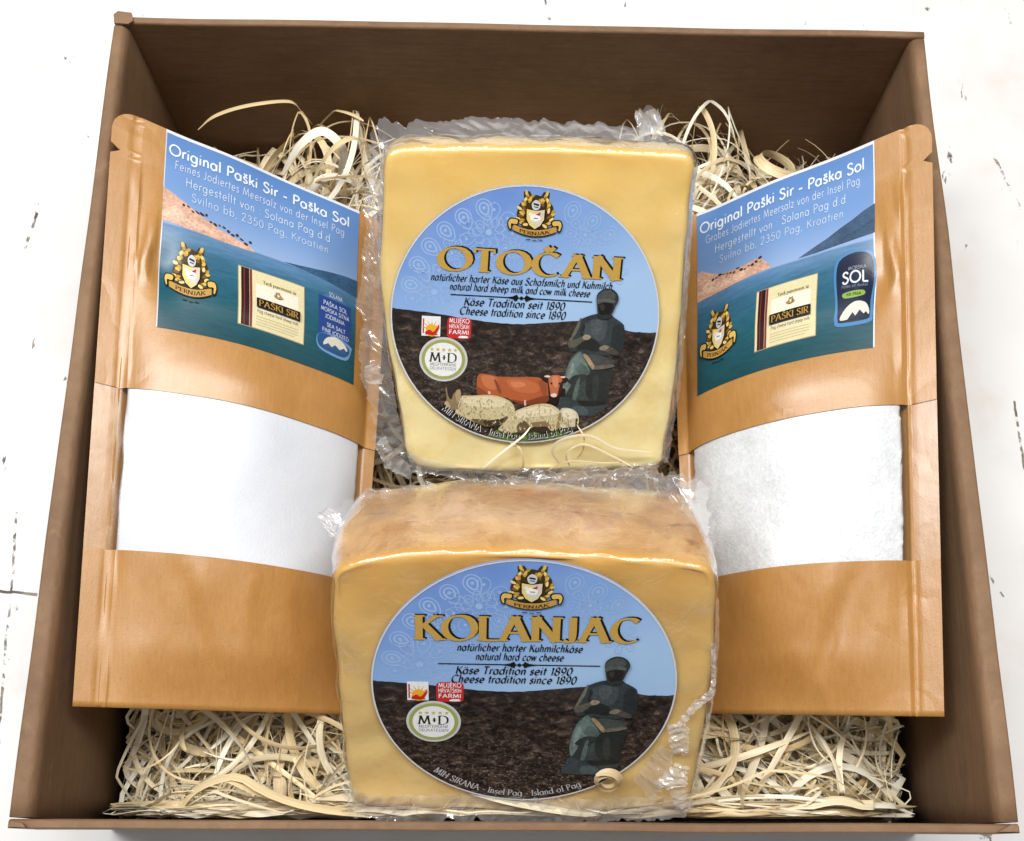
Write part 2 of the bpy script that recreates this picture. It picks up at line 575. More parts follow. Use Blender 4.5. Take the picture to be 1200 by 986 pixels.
# folded corner tab at the far left corner of the rim, and the little mitred tabs at the front
z = H + 0.0016
slab('corner_tab', [P(*q, z) for q in [(134, 27), (150, 28), (156, 24), (154, 15), (138, 13), (133, 17)]], 0.0012, M['card'], box, box.location)
slab('corner_tab', [P(*q, z) for q in [(9, 969), (30, 970), (26, 965), (12, 962)]], 0.0012, M['card'], box, box.location)
slab('corner_tab', [P(*q, z) for q in [(1170, 975), (1194, 975), (1193, 967), (1186, 966)]], 0.0012, M['card'], box, box.location)

# ------------------------------------------------------------------ 2D art
GLY = {}


def g(ch, adv, *st):
    GLY[ch] = (adv, st)


def A_(cx, cy, rx, ry, a0=0, a1=360):
    return ('A', cx, cy, rx, ry, a0, a1)


def L_(*p):
    return ('L', p)


def C_(*p):
    return ('C', p)


def arch(x):
    return C_((x, .24), (x + .05, .40), (x + .16, .45), (x + .25, .38), (x + .27, .22), (x + .27, 0))


g('a', .50, A_(.23, .225, .18, .225), L_((.41, .45), (.41, 0)))
g('b', .52, L_((.09, .74), (.09, 0)), A_(.28, .225, .18, .225))
g('c', .44, A_(.25, .225, .19, .225, 48, 312))
g('d', .52, A_(.23, .225, .18, .225), L_((.42, .74), (.42, 0)))
g('e', .48, L_((.07, .235), (.42, .235)), A_(.25, .225, .18, .225, 5, 318))
g('f', .28, C_((.30, .71), (.22, .735), (.15, .66), (.145, .5)), L_((.145, .5), (.145, 0)), L_((.03, .44), (.27, .44)))
g('g', .52, A_(.23, .225, .18, .225), C_((.42, .45), (.42, .0), (.38, -.17), (.24, -.23), (.08, -.17)))
g('h', .46, L_((.09, .74), (.09, 0)), arch(.09))
g('i', .19, L_((.09, .45), (.09, 0)), L_((.09, .60), (.09, .66)))
g('k', .42, L_((.09, .74), (.09, 0)), L_((.36, .45), (.11, .20)), L_((.18, .27), (.39, 0)))
g('l', .19, L_((.09, .74), (.09, 0)))
g('m', .74, L_((.09, .45), (.09, 0)), arch(.09), arch(.36))
g('n', .46, L_((.09, .45), (.09, 0)), arch(.09))
g('o', .50, A_(.25, .225, .195, .225))
g('p', .52, L_((.09, .45), (.09, -.23)), A_(.28, .225, .18, .225))
g('r', .30, L_((.09, .45), (.09, 0)), C_((.09, .24), (.13, .38), (.22, .45), (.29, .43)))
g('s', .36, C_((.31, .38), (.20, .45), (.09, .37), (.13, .27), (.26, .19), (.30, .08), (.18, 0), (.05, .07)))
g('t', .28, L_((.14, .64), (.14, 0)), L_((.02, .44), (.27, .44)))
g('u', .46, C_((.08, .45), (.08, .16), (.14, .03), (.24, .0), (.33, .07), (.37, .2)), L_((.37, .45), (.37, 0)))
g('v', .40, L_((.03, .45), (.20, 0)), L_((.37, .45), (.20, 0)))
g('w', .62, L_((.03, .45), (.17, 0)), L_((.31, .45), (.17, 0)), L_((.31, .45), (.45, 0)), L_((.59, .45), (.45, 0)))
g('z', .40, L_((.05, .44), (.35, .44)), L_((.34, .44), (.05, .01)), L_((.04, .01), (.36, .01)))
g('A', .66, L_((.33, .70), (.06, 0)), L_((.33, .70), (.60, 0)), L_((.16, .24), (.50, .24)))
g('C', .66, A_(.38, .35, .31, .35, 48, 312))
g('D', .66, L_((.10, .70), (.10, 0)), C_((.10, .70), (.35, .69), (.55, .55), (.59, .35), (.55, .15), (.35, .01), (.10, 0)))
g('E', .48, L_((.10, .70), (.10, 0)), L_((.10, .69), (.42, .69)), L_((.10, .37), (.38, .37)), L_((.10, .01), (.43, .01)))
g('F', .45, L_((.10, .70), (.10, 0)), L_((.10, .69), (.41, .69)), L_((.10, .36), (.37, .36)))
g('G', .72, A_(.38, .35, .32, .35, 45, 355), L_((.40, .33), (.70, .33)))
g('H', .64, L_((.10, .70), (.10, 0)), L_((.54, .70), (.54, 0)), L_((.10, .37), (.54, .37)))
g('I', .22, L_((.11, .70), (.11, 0)))
g('J', .34, C_((.23, .70), (.23, .15), (.17, .0), (.03, .03)))
g('K', .58, L_((.10, .70), (.10, 0)), L_((.50, .70), (.12, .34)), L_((.22, .43), (.56, 0)))
g('L', .44, L_((.10, .70), (.10, 0)), L_((.10, .01), (.42, .01)))
g('M', .78, L_((.08, 0), (.17, .70)), L_((.17, .70), (.39, .06)), L_((.61, .70), (.39, .06)), L_((.61, .70), (.70, 0)))
g('N', .66, L_((.10, 0), (.10, .70)), L_((.10, .70), (.56, 0)), L_((.56, 0), (.56, .70)))
g('O', .76, A_(.38, .35, .33, .35))
g('P', .50, L_((.10, .70), (.10, 0)), C_((.10, .69), (.30, .69), (.43, .61), (.43, .46), (.30, .34), (.10, .33)))
g('R', .54, L_((.10, .70), (.10, 0)), C_((.10, .69), (.30, .69), (.43, .61), (.43, .46), (.30, .36), (.10, .35)), L_((.25, .36), (.50, 0)))
g('S', .50, C_((.42, .58), (.30, .70), (.14, .66), (.10, .52), (.20, .41), (.36, .32), (.44, .18), (.34, .02), (.17, .0), (.06, .13)))
g('T', .52, L_((.26, .70), (.26, 0)), L_((.03, .69), (.49, .69)))
g('V', .62, L_((.05, .70), (.31, 0)), L_((.57, .70), (.31, 0)))
g('Z', .54, L_((.07, .69), (.48, .69)), L_((.47, .69), (.07, .01)), L_((.06, .01), (.49, .01)))
g('0', .50, A_(.25, .35, .19, .35))
g('1', .32, L_((.20, .70), (.20, 0)), L_((.20, .69), (.07, .58)))
g('2', .50, C_((.08, .52), (.14, .67), (.27, .70), (.39, .62), (.40, .48), (.27, .27), (.07, .01)), L_((.07, .01), (.43, .01)))
g('3', .50, C_((.10, .60), (.24, .70), (.38, .62), (.37, .46), (.22, .38)), C_((.22, .38), (.40, .32), (.43, .15), (.32, .01), (.16, .01), (.06, .12)))
g('5', .50, L_((.40, .69), (.15, .69)), L_((.15, .69), (.11, .38)), C_((.11, .38), (.25, .45), (.39, .38), (.42, .22), (.34, .04), (.18, .0), (.06, .10)))
g('8', .50, A_(.25, .53, .15, .17), A_(.25, .18, .19, .18))
g('9', .50, A_(.25, .47, .18, .22), C_((.43, .47), (.40, .25), (.28, .08), (.14, .0)))
g('-', .34, L_((.05, .24), (.29, .24)))
g('.', .18, L_((.09, .0), (.09, .05)))
g(',', .18, L_((.10, .05), (.06, -.10)))
g(':', .20, L_((.10, .0), (.10, .05)), L_((.10, .36), (.10, .41)))
g('&', .36, L_((.18, .52), (.18, .18)), L_((.05, .35), (.31, .35)))
g(' ', .26)
_car = (L_((.13, .70), (.23, .57)), L_((.23, .57), (.33, .70)))
for ch, base, dx, dy in (('š', 's', -.04, -.06), ('Š', 'S', .03, .18), ('Č', 'C', .16, .18)):
    GLY[ch] = (GLY[base][0], GLY[base][1] + tuple(('L', tuple((x + dx, y + dy) for x, y in s[1])) for s in _car))
for ch, base in (('ä', 'a'), ('ü', 'u')):
    GLY[ch] = (GLY[base][0], GLY[base][1] + (L_((.13, .60), (.13, .65)), L_((.32, .60), (.32, .65))))

SANS = dict(w=.072, ang=None, mn=.072, slant=0)
SANSB = dict(w=.112, ang=None, mn=.112, slant=0)
CHANC = dict(w=.150, ang=38, mn=.052, slant=.24, track=.05)
ROMAN = dict(w=.115, ang=12, mn=.04, slant=0, serif=.07)
TITLE = dict(w=.172, ang=14, mn=.058, slant=0, serif=.10)


class Art:
    """flat printed shapes, laid on a surface by mapf(x, y, height)."""

    def __init__(self, mapf, aspect=1.0, maxlen=0.08, base=0.0):
        self.mapf, self.asp, self.maxlen, self.base = mapf, aspect, maxlen, base
        self.v, self.f, self.c, self.uv = [], [], [], []

    def tri(self, a, b, c, h, col):
        la, lb, lc = (b - c).length, (c - a).length, (a - b).length
        m = max(la, lb, lc)
        if m > self.maxlen:
            if m == la:
                d = (b + c) / 2
                self.tri(a, b, d, h, col); self.tri(a, d, c, h, col)
            elif m == lb:
                d = (c + a) / 2
                self.tri(a, b, d, h, col); self.tri(d, b, c, h, col)
            else:
                d = (a + b) / 2
                self.tri(a, d, c, h, col); self.tri(d, b, c, h, col)
            return
        if (b - a).cross(c - a) < 0:
            b, c = c, b
        i = len(self.v)
        for p in (a, b, c):
            self.v.append(self.mapf(p.x, p.y, h))
            self.c.append(col)
            self.uv.append((p.x, p.y))
        self.f.append((i, i + 1, i + 2))

    def poly(self, pts, col, layer, sub=0):
        h = self.base + layer * 6e-5 + sub * 3e-6
        p2 = [Vector((p[0], p[1])) for p in pts]
        for t in tessellate_polygon([[Vector((p.x, p.y, 0)) for p in p2]]):
            self.tri(p2[t[0]], p2[t[1]], p2[t[2]], h, col)

    def blob(self, pts, col, layer, sub=0, n=6):
        self.poly([(p.x, p.y) for p in cr([Vector((a, b)) for a, b in pts], n, True)], col, layer, sub)

    def ell(self, cx, cy, rx, ry, col, layer, sub=0, rot=0, n=20):
        c, s = math.cos(R(rot)), math.sin(R(rot))
        pts = []
        for i in range(n):
            a = 2 * math.pi * i / n
            x, y = rx * math.cos(a), ry * math.sin(a)
            pts.append((cx + (x * c - y * s), cy + (x * s + y * c)))
        self.poly(pts, col, layer, sub)

    def rect(self, x0, y0, x1, y1, col, layer, sub=0):
        self.poly([(x0, y0), (x1, y0), (x1, y1), (x0, y1)], col, layer, sub)

    def stroke(self, pts, wfun, col, layer, sub=0, tf=None, closed=False):
        """variable width strip; wfun(direction angle) -> width (before tf)."""
        h = self.base + layer * 6e-5 + sub * 3e-6
        pts = [Vector((p[0], p[1])) for p in pts]
        n = len(pts)
        le, ri = [], []
        for i in range(n):
            if closed:
                d = pts[(i + 1) % n] - pts[i - 1]
            else:
                d = pts[min(i + 1, n - 1)] - pts[max(i - 1, 0)]
            if d.length < 1e-9:
                d = Vector((1, 0))
            d.normalize()
            w = wfun(math.atan2(d.y, d.x)) / 2
            nn = Vector((-d.y, d.x)) * w
            a, b = pts[i] + nn, pts[i] - nn
            if tf:
                a, b = tf(a), tf(b)
            le.append(a); ri.append(b)
        for i in range(n if closed else n - 1):
            j = (i + 1) % n
            self.tri(le[i], ri[i], ri[j], h, col)
            self.tri(le[i], ri[j], le[j], h, col)

    def text(self, s, p0, p1, size, col, layer, style=SANS, tf=None, shift=(0, 0)):
        """fit string between p0 and p1 along the base line; size = em height in label units."""
        adv = []
        for ch in s:
            adv.append(GLY.get(ch, GLY[' '])[0] + style.get('track', .03))
        total = sum(adv)
        p0, p1 = Vector(p0), Vector(p1)
        d = p1 - p0
        if tf is None:
            ex = d / total
            ey = Vector((-d.y * self.asp, d.x / self.asp)).normalized() * size if abs(d.y) > 1e-9 else Vector((0, size))
            ey = Vector((0, size)) if style.get('upright') else ey
            base_tf = lambda p: p0 + ex * p.x + ey * p.y + Vector(shift)
        else:
            base_tf = lambda p: tf(p, total)
        ang = style['ang']
        w, mn, sl = style['w'], style['mn'], style['slant']

        def wf(th):
            if ang is None:
                return w
            return max(mn, w * abs(math.sin(th - R(ang))))
        x = 0
        for ch, ad in zip(s, adv):
            sub = 0
            ox = x
            T = lambda p, ox=ox: base_tf(Vector((p.x + ox + sl * p.y, p.y)))
            for st in GLY.get(ch, GLY[' '])[1]:
                sub += 1
                if st[0] == 'A':
                    _, cx, cy, rx, ry, a0, a1 = st
                    full = (a1 - a0) == 360
                    n = 20 if full else 16
                    pts = [(cx + rx * math.cos(R(a0 + (a1 - a0) * i / (n if full else n - 1))),
                            cy + ry * math.sin(R(a0 + (a1 - a0) * i / (n if full else n - 1)))) for i in range(n)]
                    self.stroke(pts, wf, col, layer, sub, T, full)
                elif st[0] == 'C':
                    self.stroke(cr([Vector(p) for p in st[1]], 5), wf, col, layer, sub, T)
                else:
                    (ax, ay), (bx, by) = st[1][0], st[1][1]
                    self.stroke([(ax, ay), ((ax + bx) / 2, (ay + by) / 2), (bx, by)], wf, col, layer, sub, T)
                    sf = style.get('serif')
                    if sf and abs(ay - by) > .3:
                        for (qx, qy) in ((ax, ay), (bx, by)):
                            if qy < .02 or qy > .68:
                                sub += 1
                                yy = qy + (.02 if qy < .1 else -.02)
                                self.stroke([(qx - sf - .03, yy), (qx, yy), (qx + sf + .03, yy)], lambda th: .045, col, layer, sub, T)
                    elif sf and abs(ay - by) < .05 and ay > .6 and abs(ax - bx) > .3:
                        for qx in (ax + .01, bx - .01):
                            sub += 1
                            self.stroke([(qx, ay + .02), (qx, ay - .06), (qx, ay - .12)], lambda th: .05, col, layer, sub, T)
            x += ad

    def build(self, name, mat, parent, origin):
        return mesh_obj(name, self.v, self.f, mat, parent, False, self.c, self.uv, origin)


BLACK, WHITE = srgb(16, 14, 16), srgb(238, 240, 242)
GOLD, GOLD2, GOLD3 = srgb(190, 148, 60), srgb(222, 186, 96), srgb(128, 92, 34)


def crest(a, cx, cy, s, k=1.0, layer=2, with_text=True):
    """coat of arms; s = half height, k = x stretch."""
    def q(x, y):
        return (cx + x * s * k, cy + y * s)
    rnd = random.Random(4)
    # dark backing silhouette
    half = [(0.0, .78), (.16, .74), (.26, .90), (.48, .88), (.46, .60), (.62, .40), (.70, .05), (.60, -.25), (.42, -.45), (0, -.55)]
    pts = [q(x, y) for x, y in half] + [q(-x, y) for x, y in half[-2:0:-1]]
    a.poly(pts, srgb(62, 48, 24), layer)
    # gold leaf mantling
    for sgn in (1, -1):
        for i in range(16):
            t = i / 15
            rr = rnd.uniform(.42, .66)
            ang = lerp(80, -52, t)
            x, y = rr * math.cos(R(ang)) * .95 + .05, rr * math.sin(R(ang)) + .08
            c = [GOLD, GOLD2, GOLD3, srgb(240, 214, 140)][i % 4]
            a.ell(*q(sgn * x, y), .11 * s * k, .05 * s, c, layer + 1, i, rot=sgn * (ang + 40 + rnd.uniform(-30, 30)), n=10)
        for i in range(5):                 # wing like plumes above
            a.ell(*q(sgn * (.27 + .026 * i), 0.58 + .066 * i), .115 * s * k, .05 * s, [GOLD, GOLD2, GOLD3][i % 3], layer + 1, 20 + i, rot=sgn * (70 - 25 * (i % 2)), n=10)
    # helmet
    a.blob([q(-.13, .30), q(0, .22), q(.13, .30), q(.15, .48), q(0, .60), q(-.15, .48)], srgb(206, 208, 212), layer + 2)
    a.poly([q(-.10, .43), q(.11, .38), q(.10, .45), q(-.09, .49)], BLACK, layer + 3)
    a.poly([q(-.08, .34), q(.09, .31), q(.08, .35), q(-.07, .37)], srgb(70, 70, 74), layer + 3)
    # shield
    sh = [(-.33, .26), (0, .20), (.33, .26), (.32, -.10), (.2, -.32), (0, -.46), (-.2, -.32), (-.32, -.10)]
    a.poly([q(x * 1.12, y * 1.1 + .0) for x, y in sh], BLACK, layer + 4)
    a.poly([q(x, y) for x, y in sh], srgb(232, 210, 130), layer + 5)
    a.poly([q(.02, .20), q(.31, .24), q(.30, -.1), q(.18, -.3), q(0.0, -.43)], srgb(214, 206, 190), layer + 5, 1)
    # lamb
    a.blob([q(-.20, .0), q(-.1, .09), q(.10, .07), q(.19, -.03), q(.14, -.16), q(-.12, -.16)], srgb(246, 244, 240), layer + 6)
    a.blob([q(-.26, .07), q(-.18, .15), q(-.10, .09), q(-.17, .01)], srgb(236, 232, 228), layer + 6, 1)
    for x in (-.12, -.05, .07, .13):
        a.poly([q(x - .015, -.12), q(x + .02, -.12), q(x + .02, -.28), q(x - .01, -.28)], srgb(225, 220, 214), layer + 6, 2)
    a.poly([q(.0, .07), q(.18, .17), q(.16, .04)], srgb(180, 52, 40), layer + 7)
    a.poly([q(-.06, -.04), q(.1, -.05), q(.1, -.08), q(-.06, -.07)], srgb(120, 110, 104), layer + 7, 1)
    # ribbon
    def rib(dy, w, col, ly, x0=-.80, x1=.80):
        pts = [q(lerp(x0, x1, i / 14), -.60 + .30 * (lerp(x0, x1, i / 14)) ** 2 + dy) for i in range(15)]
        up = [(p[0], p[1] + w * s) for p in pts]
        dn = [(p[0], p[1] - w * s) for p in pts[::-1]]
        a.poly(up + dn, col, ly)
    rib(0, .145, BLACK, layer + 8)
    rib(0, .11, srgb(196, 152, 76), layer + 9)
    for sg in (1, -1):
        a.blob([q(sg * .60, -.12), q(sg * .92, -.08), q(sg * 1.02, -.26), q(sg * .96, -.50), q(sg * .84, -.52), q(sg * .84, -.34), q(sg * .64, -.34)], BLACK, layer + 10)
        a.blob([q(sg * .65, -.15), q(sg * .90, -.12), q(sg * .98, -.27), q(sg * .93, -.46), q(sg * .88, -.46), q(sg * .87, -.29), q(sg * .68, -.30)], GOLD2, layer + 11)
    if with_text:
        def tf(p, total):
            x = lerp(-.56, .56, p.x / total)
            return Vector(q(x, -.665 + .30 * x * x + p.y * .17))
        a.text('PERNJAK', (0, 0), (1, 0), 1, BLACK, layer + 12, ROMAN, tf=tf)
        a.rect(*q(-.30, -.86), *q(-.12, -.83), BLACK, layer + 8, 3)
        a.rect(*q(-.06, -.88), *q(.10, -.85), BLACK, layer + 8, 4)
        a.rect(*q(.15, -.86), *q(.32, -.83), BLACK, layer + 8, 5)


def star(a, cx, cy, r, col, layer):
    pts = []
    for i in range(10):
        rr = r if i % 2 == 0 else r * .42
        an = R(90 + 36 * i)
        pts.append((cx + rr * math.cos(an), cy + rr * math.sin(an)))
    a.poly(pts, col, layer)


def round_label(parent, origin, mapf, title, title_span, lines, animals, yr=.178):
    bdy = -.045 if animals else 0.0
    """round printed cheese label in unit-circle coordinates."""
    # disc: white paper edge and printed sky
    n, m = 96, 10
    v, f, uv = [mapf(0, 0, 0)], [], [(0, 0)]
    for j in range(1, m + 1):
        for i in range(n):
            a = 2 * math.pi * i / n
            x, y = j / m * math.cos(a), j / m * math.sin(a)
            v.append(mapf(x, y, 0)); uv.append((x, y))
    for i in range(n):
        f.append((0, 1 + i, 1 + (i + 1) % n))
        for j in range(m - 1):
            b = 1 + j * n
            f.append((b + i, b + n + i, b + n + (i + 1) % n, b + (i + 1) % n))
    # paper thickness skirt
    b = len(v)
    for i in range(n):
        a = 2 * math.pi * i / n
        v.append(mapf(1.002 * math.cos(a), 1.002 * math.sin(a), -0.0003)); uv.append((math.cos(a), math.sin(a)))
    for i in range(n):
        f.append((1 + (m - 1) * n + i, b + i, b + (i + 1) % n, 1 + (m - 1) * n + (i + 1) % n))
    lab = mesh_obj('label', v, f, M['sky'], parent, False, uvs=uv, origin=origin)

    # pale lace pattern
    a = Art(mapf)
    lc = srgb(158, 188, 232)
    def tear(cx, cy, r, an, w, k, col=lc):
        pts = []
        for q in range(20):
            t = 2 * math.pi * q / 20
            e = r * (1 + .42 * max(0, math.cos(t)) ** 3)
            x, y = e * math.cos(t), r * .86 * math.sin(t)
            pts.append((cx + x * math.cos(an) - y * math.sin(an), cy + x * math.sin(an) + y * math.cos(an)))
        a.stroke(pts, lambda th: w, col, 1, k % 9, None, True)

    lc2 = srgb(156, 186, 228)
    k = 0
    for i in range(14):
        an = R(187 - i * 10.6)
        cx, cy = .885 * math.cos(an), .885 * math.sin(an)
        if cy < .08 or (abs(cx) < .22 and cy > .5):
            continue
        far = i > 8
        w = .009 if not far else .006
        col = lc if not far else lc2
        tear(cx, cy, .066, an + math.pi, w, k, col); k += 1
        tear(cx, cy, .038, an + math.pi, w * 1.5, k, col); k += 1
        a.ell(cx, cy, .012, .014, col, 1, k % 9); k += 1
    for (cx, cy, rr, cnt, col) in ((-.30, .64, .17, 9, lc), (-.68, .17, .17, 9, lc), (-.56, .47, .085, 6, lc), (-.28, .28, .10, 8, lc2), (.40, .66, .11, 8, lc2), (.62, .40, .09, 7, lc2), (-.10, .50, .08, 7, lc2), (-.48, .28, .075, 7, lc2), (-.85, .33, .06, 6, lc2), (.20, .45, .06, 6, lc2), (-.42, .0, .1, 8, lc2)):
        for q, (f1_, f2_) in enumerate(((1.0, .30), (.52, .17))):
            for i in range(cnt):
                an = 2 * math.pi * i / cnt + q * .35
                x, y = cx + rr * f1_ * math.cos(an), cy + rr * f1_ * math.sin(an)
                if x * x + y * y < .74 and y > .06:
                    tear(x, y, rr * f2_, an + math.pi, .006, k, col); k += 1
                    if q == 0:
                        a.ell(x, y, rr * .07, rr * .07, col, 1, k % 9, n=8)
        if cy > .1:
            a.ell(cx, cy, rr * .14, rr * .14, col, 1, 3)
    # scalloped band under the row of eyes
    for i in range(16):
        an = R(180 - i * 5.6)
        x, y = .755 * math.cos(an), .755 * math.sin(an)
        if y > .1 and not (abs(x) < .22 and y > .5):
            tear(x, y, .026, an, .006, k, lc2); k += 1
    a.build('lace_print', M['ink'], lab, origin)

    # hillside
    a = Art(mapf, maxlen=.5)
    hz = [(-1, .03), (-.85, .022), (-.6, .0), (-.3, -.035), (-.05, -.042), (.2, -.015), (.45, .012), (.62, .0), (.78, -.05), (.9, -.055), (1, -.05)]
    top = cr([Vector(p) for p in hz], 6)
    pts = [(p.x, p.y + .006 * nz(p.x * 25)) for p in top if p.length < .992]
    a0, a1 = math.atan2(pts[-1][1], pts[-1][0]), math.atan2(pts[0][1], pts[0][0]) - 2 * math.pi
    if a1 > a0:
        a1 -= 2 * math.pi
    pts += [(.991 * math.cos(lerp(a0, a1, i / 50)), .991 * math.sin(lerp(a0, a1, i / 50))) for i in range(0, 51)]
    a.poly(pts, BLACK, 2)
    a.build('hillside_print', M['hill'], lab, origin)
    # white paper edge
    a = Art(mapf)
    ringp = [(.994 * math.cos(2 * math.pi * i / 96), .994 * math.sin(2 * math.pi * i / 96)) for i in range(96)]
    a.stroke(ringp, lambda th: .011, srgb(214, 216, 220), 3, 0, None, True)
    a.build('paper_edge', M['ink'], lab, origin)

    # bronze figure of a seated woman with head scarf and book
    a = Art(mapf)

    def q(pts):
        r_ = []
        for X, Y in pts:
            x, y = (655 + X / 6.57 - 614) / 176, (801 - 760 - Y / 6.57) / 134
            r_.append((x, y + x * .016))
        return r_
    FIG = [
        ((56, 66, 66), [(240, 460), (300, 480), (420, 500), (520, 540), (525, 620), (510, 720), (490, 850), (440, 900), (350, 930), (60, 925), (75, 880), (110, 800), (95, 700), (120, 600), (150, 530), (190, 490)]),
        ((96, 114, 110), [(225, 480), (280, 540), (320, 620), (230, 640), (180, 700), (120, 790), (100, 720), (125, 600), (165, 530)]),
        ((76, 92, 90), [(250, 560), (310, 600), (330, 640), (240, 640), (205, 600)]),
        ((120, 136, 130), [(150, 590), (175, 560), (185, 610), (150, 690), (130, 720), (128, 650)]),
        ((42, 49, 49), [(215, 640), (140, 690), (170, 720), (130, 800), (180, 820), (240, 720), (320, 650)]),
        ((82, 97, 95), [(215, 700), (245, 670), (228, 810), (192, 815)]),
        ((36, 42, 42), [(330, 620), (520, 590), (510, 720), (490, 840), (350, 820), (300, 740)]),
        ((47, 54, 54), [(360, 660), (400, 640), (420, 760), (390, 820), (365, 760)]),
        ((52, 62, 66), [(75, 850), (100, 800), (250, 830), (480, 830), (490, 870), (440, 900), (350, 935), (60, 925)]),
        ((72, 84, 88), [(200, 870), (300, 868), (340, 920), (210, 925)]),
        ((30, 34, 36), [(240, 828), (330, 822), (480, 826), (470, 850), (300, 862)]),
        ((50, 58, 61), [(345, 215), (290, 225), (220, 250), (195, 270), (175, 330), (150, 380), (115, 410), (130, 460), (170, 480), (230, 460), (300, 490), (420, 500), (520, 490), (590, 470), (600, 400), (590, 300), (570, 270), (500, 235), (460, 215)]),
        ((63, 72, 76), [(260, 270), (400, 240), (450, 300), (400, 400), (300, 370), (240, 350)]),
        ((74, 83, 86), [(300, 262), (380, 250), (400, 300), (360, 360), (310, 330)]),
        ((36, 42, 44), [(235, 285), (255, 300), (240, 350), (265, 355), (230, 372), (215, 340)]),
        ((38, 44, 46), [(500, 290), (585, 290), (600, 400), (590, 470), (520, 470), (490, 420)]),
        ((104, 102, 90), [(200, 255), (217, 250), (192, 330), (150, 395), (120, 415), (150, 350)]),
        ((88, 86, 76), [(115, 410), (150, 400), (240, 370), (260, 358), (310, 365), (300, 385), (240, 410), (180, 445), (130, 450)]),
        ((34, 38, 38), [(250, 400), (330, 385), (400, 430), (380, 470), (260, 455), (200, 450)]),
        ((142, 128, 106), [(240, 370), (265, 355), (310, 368), (290, 390), (250, 392)]),
        ((72, 70, 64), [(390, 445), (430, 425), (480, 430), (560, 470), (540, 492), (440, 470)]),
        ((124, 114, 98), [(388, 447), (430, 424), (472, 432), (450, 456), (410, 460)]),
        ((64, 68, 68), [(290, 498), (430, 503), (520, 560), (370, 577)]),
        ((152, 130, 100), [(253, 495), (290, 498), (362, 570), (372, 592), (340, 592), (290, 540)]),
        ((98, 94, 86), [(370, 572), (520, 557), (515, 576), (375, 597)]),
        ((46, 49, 52), [(330, 100), (345, 65), (400, 38), (460, 42), (505, 70), (520, 110), (500, 150), (470, 210), (420, 222), (360, 218), (340, 160)]),
        ((68, 72, 72), [(335, 105), (350, 75), (400, 50), (450, 52), (490, 80), (470, 108), (400, 98), (345, 130)]),
        ((80, 84, 81), [(338, 118), (400, 102), (470, 110), (490, 120), (480, 135), (400, 128), (345, 144)]),
        ((27, 24, 25), [(352, 146), (400, 136), (472, 138), (466, 190), (430, 216), (372, 210)]),
        ((52, 48, 46), [(362, 150), (395, 142), (405, 160), (398, 182), (380, 186), (366, 170)]),
        ((44, 44, 46), [(350, 205), (380, 214), (440, 212), (470, 205), (462, 232), (400, 244), (345, 226)]),
    ]
    for i, (c_, p_) in enumerate(FIG):
        a.blob(q(p_), srgb(*c_), 4 + i * .5, 0, 5)
    a.build('figure_print', M['photo'], lab, origin)

    # emblem and title
    a = Art(mapf)
    crest(a, .03, .775, .20, .98, 3)
    a.build('crest', M['ink'], lab, origin)
    a = Art(mapf)
    (tx0, ty0), (tx1, ty1), ts = title_span
    a.text(title, (tx0, ty0), (tx1, ty1), ts, BLACK, 4, TITLE, shift=(.014, .008))
    a.text(title, (tx0, ty0), (tx1, ty1), ts, srgb(196, 158, 78), 6, TITLE)
    for (s, xa, xb, yb, sz) in lines:
        a.text(s, (xa, yb), (xb, yb), sz, BLACK, 4, CHANC)
    a.rect(-.56, yr - .004, .49, yr + .004, BLACK, 4)
    a.poly([(-.16, yr), (-.10, yr + .010), (-.07, yr + .026), (-.055, yr), (-.07, yr - .026), (-.10, yr - .010)], BLACK, 5)
    a.poly([(.09, yr), (.03, yr + .010), (0, yr + .026), (-.015, yr), (0, yr - .026), (.03, yr - .010)], BLACK, 5)
    a.ell(-.035, yr, .012, .014, BLACK, 6)

    def arc_tf(p, total):
        an = R(lerp(231, 296, p.x / total))
        rr = .955 - p.y * .072
        return Vector((rr * math.cos(an), rr * math.sin(an)))
    if animals:
        a.text('MIH SIRANA - Insel Pag - Island of Pag', (0, 0), (1, 0), 1, WHITE, 26, dict(ROMAN, w=.15, mn=.07), tf=lambda p, t: arc_tf(p, t) + Vector((.004, -.004)))
        a.text('MIH SIRANA - Insel Pag - Island of Pag', (0, 0), (1, 0), 1, BLACK, 27, dict(ROMAN, w=.15, mn=.07), tf=arc_tf)
    else:
        a.text('MIH SIRANA - Insel Pag - Island of Pag', (0, 0), (1, 0), 1, srgb(186, 186, 188), 5, dict(ROMAN, w=.12, mn=.05), tf=arc_tf)
    a.build('lettering', M['ink'], lab, origin)

    # three quality badges
    a = Art(mapf)
    x0, x1, y0, y1 = -.765, -.625, -.125 + bdy, .03 + bdy
    a.rect(x0, y0, x1, y1, WHITE, 4)
    a.rect(x0 + .008, y0 + .02, x0 + .018, y1 - .02, srgb(196, 40, 36), 5)
    cx, cy = x0 + .075, y0 + .045
    for i in range(7):
        an = 20 + i * 23
        p = lambda r_, d_: (cx + r_ * math.cos(R(an + d_)), cy + r_ * math.sin(R(an + d_)))
        a.poly([p(.035, -9), p(.086, 0), p(.035, 9)], srgb(236, 160, 30), 5, i)
    a.ell(cx, cy, .045, .048, srgb(240, 178, 44), 6)
    a.blob([(x0 + .025, y0 + .022), (x0 + .06, y0 + .05), (x0 + .09, y0 + .035), (x1 - .012, y0 + .09), (x1 - .015, y0 + .05), (x0 + .09, y0 + .008)], srgb(200, 36, 34), 7)
    a.poly([(x0 + .03, y0 + .012), (x1 - .02, y0 + .012), (x1 - .02, y0 + .02), (x0 + .03, y0 + .02)], srgb(200, 36, 34), 7, 3)
    a.build('badge', M['ink'], lab, origin)
    a = Art(mapf)
